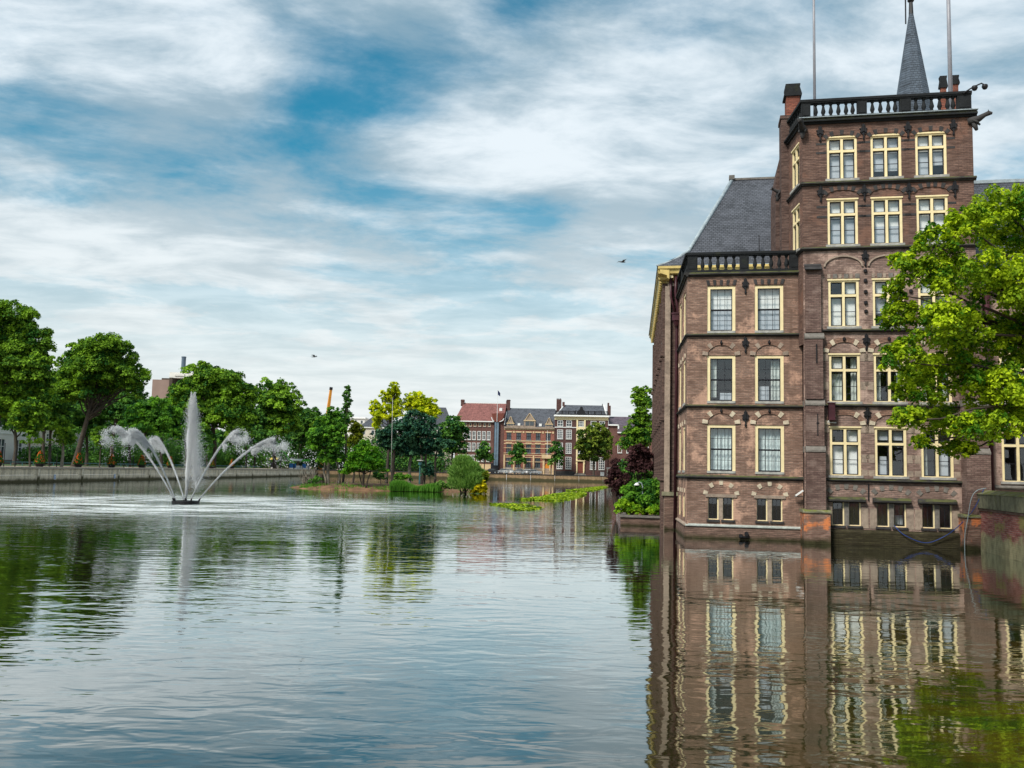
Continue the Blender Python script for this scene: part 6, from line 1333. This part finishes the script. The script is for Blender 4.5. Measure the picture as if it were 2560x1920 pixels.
# ------------------------------------------------------------------ fountain
def water_drop_mat():
    m, nt, b = new_mat('white_water'); T = NT(nt); nt.nodes.remove(b)
    d = nt.nodes.new('ShaderNodeBsdfDiffuse'); d.inputs[0].default_value = (.98,.99,1,1); t = nt.nodes.new('ShaderNodeBsdfTranslucent'); t.inputs[0].default_value = (.98,.99,1,1)
    g = nt.nodes.new('ShaderNodeBsdfGlossy'); g.inputs[0].default_value = (.9,.93,.95,1); g.inputs['Roughness'].default_value = .25
    m1 = nt.nodes.new('ShaderNodeMixShader'); m1.inputs[0].default_value = .5; T.L(d.outputs[0], m1.inputs[1]); T.L(t.outputs[0], m1.inputs[2])
    m2 = nt.nodes.new('ShaderNodeMixShader'); m2.inputs[0].default_value = .2; T.L(m1.outputs[0], m2.inputs[1]); T.L(g.outputs[0], m2.inputs[2]); T.L(m2.outputs[0], nt.nodes['Material Output'].inputs[0]); return m
M['drops'] = water_drop_mat()
random.seed(3); rng = np.random.default_rng(3)
def drops(name, P, V_, s, parent):
    n = len(P); d = unit(V_); A_ = unit(np.cross(d, rng.normal(size=(n,3)))); B_ = np.cross(d, A_); s = s[:,None]; st = 1.0+.5*rng.random((n,1))
    V = np.empty((n,5,3)); V[:,0] = P+d*s*st; V[:,1] = P+A_*s*.6; V[:,2] = P-A_*s*.3+B_*s*.55; V[:,3] = P-A_*s*.3-B_*s*.55; V[:,4] = P-d*s*st
    i = np.arange(n)[:,None]*5; F = np.concatenate([i+np.array([f_]) for f_ in ([0,1,2],[0,2,3],[0,3,1],[4,2,1],[4,3,2],[4,1,3])])
    return tag(ob(name, tri_mesh(name, V.reshape(-1,3), F, M['drops']), parent), kind='stuff')
def fountain():
    o = thing('fountain', 'floating fountain throwing a tall plume and five arching jets', 'fountain', (FX, FY, 0)); q = 14
    part('float', MB().lathe([(.86,-.05),(.88,.02),(.88,.16),(.70,.17),(.68,.0)], 28), M['iron'], o)
    part('strut', MB().box(-.7, .7, -.05, .05, .03, .14).box(-.05, .05, -.7, -.06, .03, .14).box(-.05, .05, .06, .7, .03, .14), M['iron'], o)
    g = 9.81
    # upright plume
    n = 70000; u = rng.random(n); z = .3+6.6*u**.85+.55*rng.random(n)**2; fall = rng.random(n) < .55
    r = np.where(fall, .10+.62*(1-(z/7.4))**.7*(.35+rng.random(n)), .05+.055*z*rng.random(n))
    r = np.where(fall, np.abs(rng.normal(0,1,n))*(.12+.34*(1-z/7.5)**.8), .04+(.035*z+.02)*rng.random(n)); r = np.where(z > 6.0, r*np.clip((7.7-z)/1.7,.25,1)*(.6+.8*rng.random(n)), r); a = rng.random(n)*6.283
    P = np.stack([r*np.cos(a)+np.where(fall, .75*(1-z/7.4), .03*z), r*np.sin(a), z],1); keep = (~fall) | (rng.random(n) < np.clip((z-.6)/1.6, 0, 1)); P = P[keep]
    drops('plume', P, np.tile([0,0,1.0],(len(P),1))+rng.normal(size=(len(P),3))*.2, .011+.017*rng.random(len(P))**2, o)
    part('stream', MB().tube([(.004*i*math.sin(i), 0, .3+.36*i) for i in range(14)], [.05+.012*i*(1-i/26) for i in range(14)], 7), M['drops'], o)
    part('nozzle', MB().tube([(0,0,.1),(0,0,.45)], [.09,.05], 8), M['iron'], o)
    for bx, by, px_, ay, hh in ((-.60,-.40,291,-1.6,4.75), (-.46,-.58,334,-2.8,4.6), (-.28,.55,388,2.8,4.3), (.50,-.55,594,-2.6,4.7), (.80,.10,684,1.2,4.35)):
        ax = at(px_, 1090, FY+ay).x-FX
        p0 = np.array([bx, by, .2]); e = np.array([ax-bx, ay-by, 0]); ap = float(np.linalg.norm(e)); e = e/ap
        qs = np.linspace(0, .72, 14); rp = [tuple(p0+e*ap*q_+np.array([0,0,(hh-.2)*(1-(1-q_)**1.55)])+rng.normal(0,.006,3)) for q_ in qs]
        part('stream', MB().tube(rp, [.030+.022*q_*(1-q_*.9)+.008*math.sin(q_*40) for q_ in qs], 6), M['drops'], o)
        n = 34000; q = rng.random(n)**.95
        strand = np.floor(rng.random(n)*5)*1.26; wob = .035*q*np.sin(q*(14+strand)+strand*3)
        sp_ = .014+.018*q+.10*np.clip(q-.6,0,1)**1.6*2
        P1 = p0+e*(ap*q)[:,None]+np.array([0,0,1.])*((hh-.2)*(1-(1-q)**1.55)+wob)[:,None]+rng.normal(size=(n,3))*sp_[:,None]
        m_ = 13000; t = .66+.56*rng.random(m_)**1.25; fall = rng.exponential(.30, m_)*(.3+1.8*np.clip(t-.75,0,1))+1.9*np.clip(t-1,0,1)**2*4
        P2 = p0+e*(ap*(1+(t-1)*.85))[:,None]+np.array([0,0,1.])*((hh-.2)*(1-np.abs(1-np.minimum(t,1))**1.55)-fall)[:,None]+rng.normal(size=(m_,3))*(.05+.22*np.clip(t-.7,0,1))[:,None]
        # ragged clots of drops instead of an even veil
        clot = np.sin(P2[:,0]*5.1+P2[:,2]*3.3)+np.sin(P2[:,2]*6.7-P2[:,1]*4.1); P2 = P2[(clot+rng.normal(0,.6,m_) > -.1) & (P2[:,2] > .05)]
        f_ = np.concatenate([q, np.full(len(P2), 1.0)]); P = np.concatenate([P1, P2])
        V_ = e+np.array([0,0,1.])*(1.2*(1-f_)+np.where(np.arange(len(P)) >= n, -1.2, 0))[:,None]
        drops('water_jet', P, V_, (.011+.015*rng.random(len(P))**2)*(1+.3*(f_ > .99)), o)
        part('nozzle', MB().tube([tuple(p0-np.array([0,0,.15])), tuple(p0+e*.12+np.array([0,0,.15]))], [.07,.045], 8), M['iron'], o)
    # where the jets come down
    n = 2600; k = rng.integers(0,5,n); az = np.radians(np.array([200,225,117,319,11]))[k]; rr = rng.normal(9.3,1.3,n)
    P = np.stack([rr*np.cos(az)+rng.normal(0,.6,n), rr*np.sin(az)+rng.normal(0,.6,n), np.abs(rng.normal(0,.25,n))],1); drops('splash', P, rng.normal(size=(n,3)), .011+.012*rng.random(n), o)
fountain()

# ------------------------------------------------------------------ water lilies
def lilies(label, poly, n):
    from mathutils.geometry import intersect_point_tri_2d
    xs = [p[0] for p in poly]; ys = [p[1] for p in poly]; C = []
    def inside(x, y):
        c = False; j = len(poly)-1
        for i in range(len(poly)):
            if (poly[i][1] > y) != (poly[j][1] > y) and x < (poly[j][0]-poly[i][0])*(y-poly[i][1])/(poly[j][1]-poly[i][1])+poly[i][0]: c = not c
            j = i
        return c and math.sin(x*2.1+y*.31)+math.sin(x*1.1-y*.53+2)+math.sin(y*.9) > -1.0
    while len(C) < n:
        x, y = random.uniform(min(xs), max(xs)), random.uniform(min(ys), max(ys))
        if inside(x, y): C.append((x, y, .02+.10*random.random()**2))
    C = np.array(C); c0 = C.mean(0); c0[2] = 0
    o = ob('water_lilies', leaves('water_lilies', C-c0, unit(np.array([0,0,1.0])+rng.normal(size=(n,3))*.28), .10+.07*rng.random(n), np.clip(rng.normal(.5,.3,n),0,1), G['lily'], .95, .05), None, tuple(c0))
    tag(o, label, 'water lilies', kind='stuff')
lilies('large raft of yellow green lily leaves nearer the island', [(.9,85.5),(2.6,93),(5.0,108),(6.8,117),(9.6,122),(9.4,113),(7.4,99),(5.6,88),(3.8,83.5)], 4600)
lilies('farther narrow raft of lily leaves toward the far quay', [(7.8,131),(9.8,142),(13,158),(18.6,184),(18.2,172),(14,146),(11.6,132)], 3200)
lilies('small sparse raft of lily leaves nearest the camera', [(-1.5,71),(-.2,74),(1.6,71),(2.5,66.5),(1.3,62),(.4,61.5),(-.2,66)], 800)

# ------------------------------------------------------------------ birds
def bird(px, py, Y, s, label, ang):
    o = thing('gull', label, 'bird', at(px, py, Y), ang); mb = MB()
    mb.tube([(-.30,0,-.02),(-.15,0,0),(.02,0,.01),(.16,0,.02),(.24,0,.03),(.30,0,.02)], [.02,.055,.07,.05,.035,.01], 8)
    for sg in (-1,1):
        W_ = [(.10,0,.03),(.14,.28,.16),(.06,.55,.15),(-.06,.78,.08),(-.06,.5,.10),(-.08,.25,.12),(-.10,0,.02)]
        V = [(x, y*sg, z) for x, y, z in W_]+[(x, y*sg, z-.015) for x, y, z in W_]; n = 7
        mb.add(V, [tuple(range(n)), tuple(range(n,2*n))[::-1]]+[(i,(i+1)%n,n+(i+1)%n,n+i) for i in range(n)])
    mb.add([(-.28,-.03,0),(-.28,.03,0),(-.42,.07,0),(-.42,-.07,0),(-.28,0,.02)], [(0,1,2,3),(0,4,1),(1,4,2),(2,4,3),(3,4,0)])
    me = mb.mesh('gull', M['gull'], False); part_ = ob('body', me, o); o.scale = (s,s,s)
M['gull'] = plain('gull_plumage', (.16,.17,.18), .7, .4, 3)
bird(1556, 655, 52, .72, 'gull with spread wings left of the palace roof', R(25)); bird(786, 892, 70, .75, 'small dark gull gliding above the island tree tops', R(-10))
for o in bpy.data.objects:
    if o.type == 'MESH' and o.parent is None and not o.get('label') and not o.get('kind'): print('untagged', o.name)
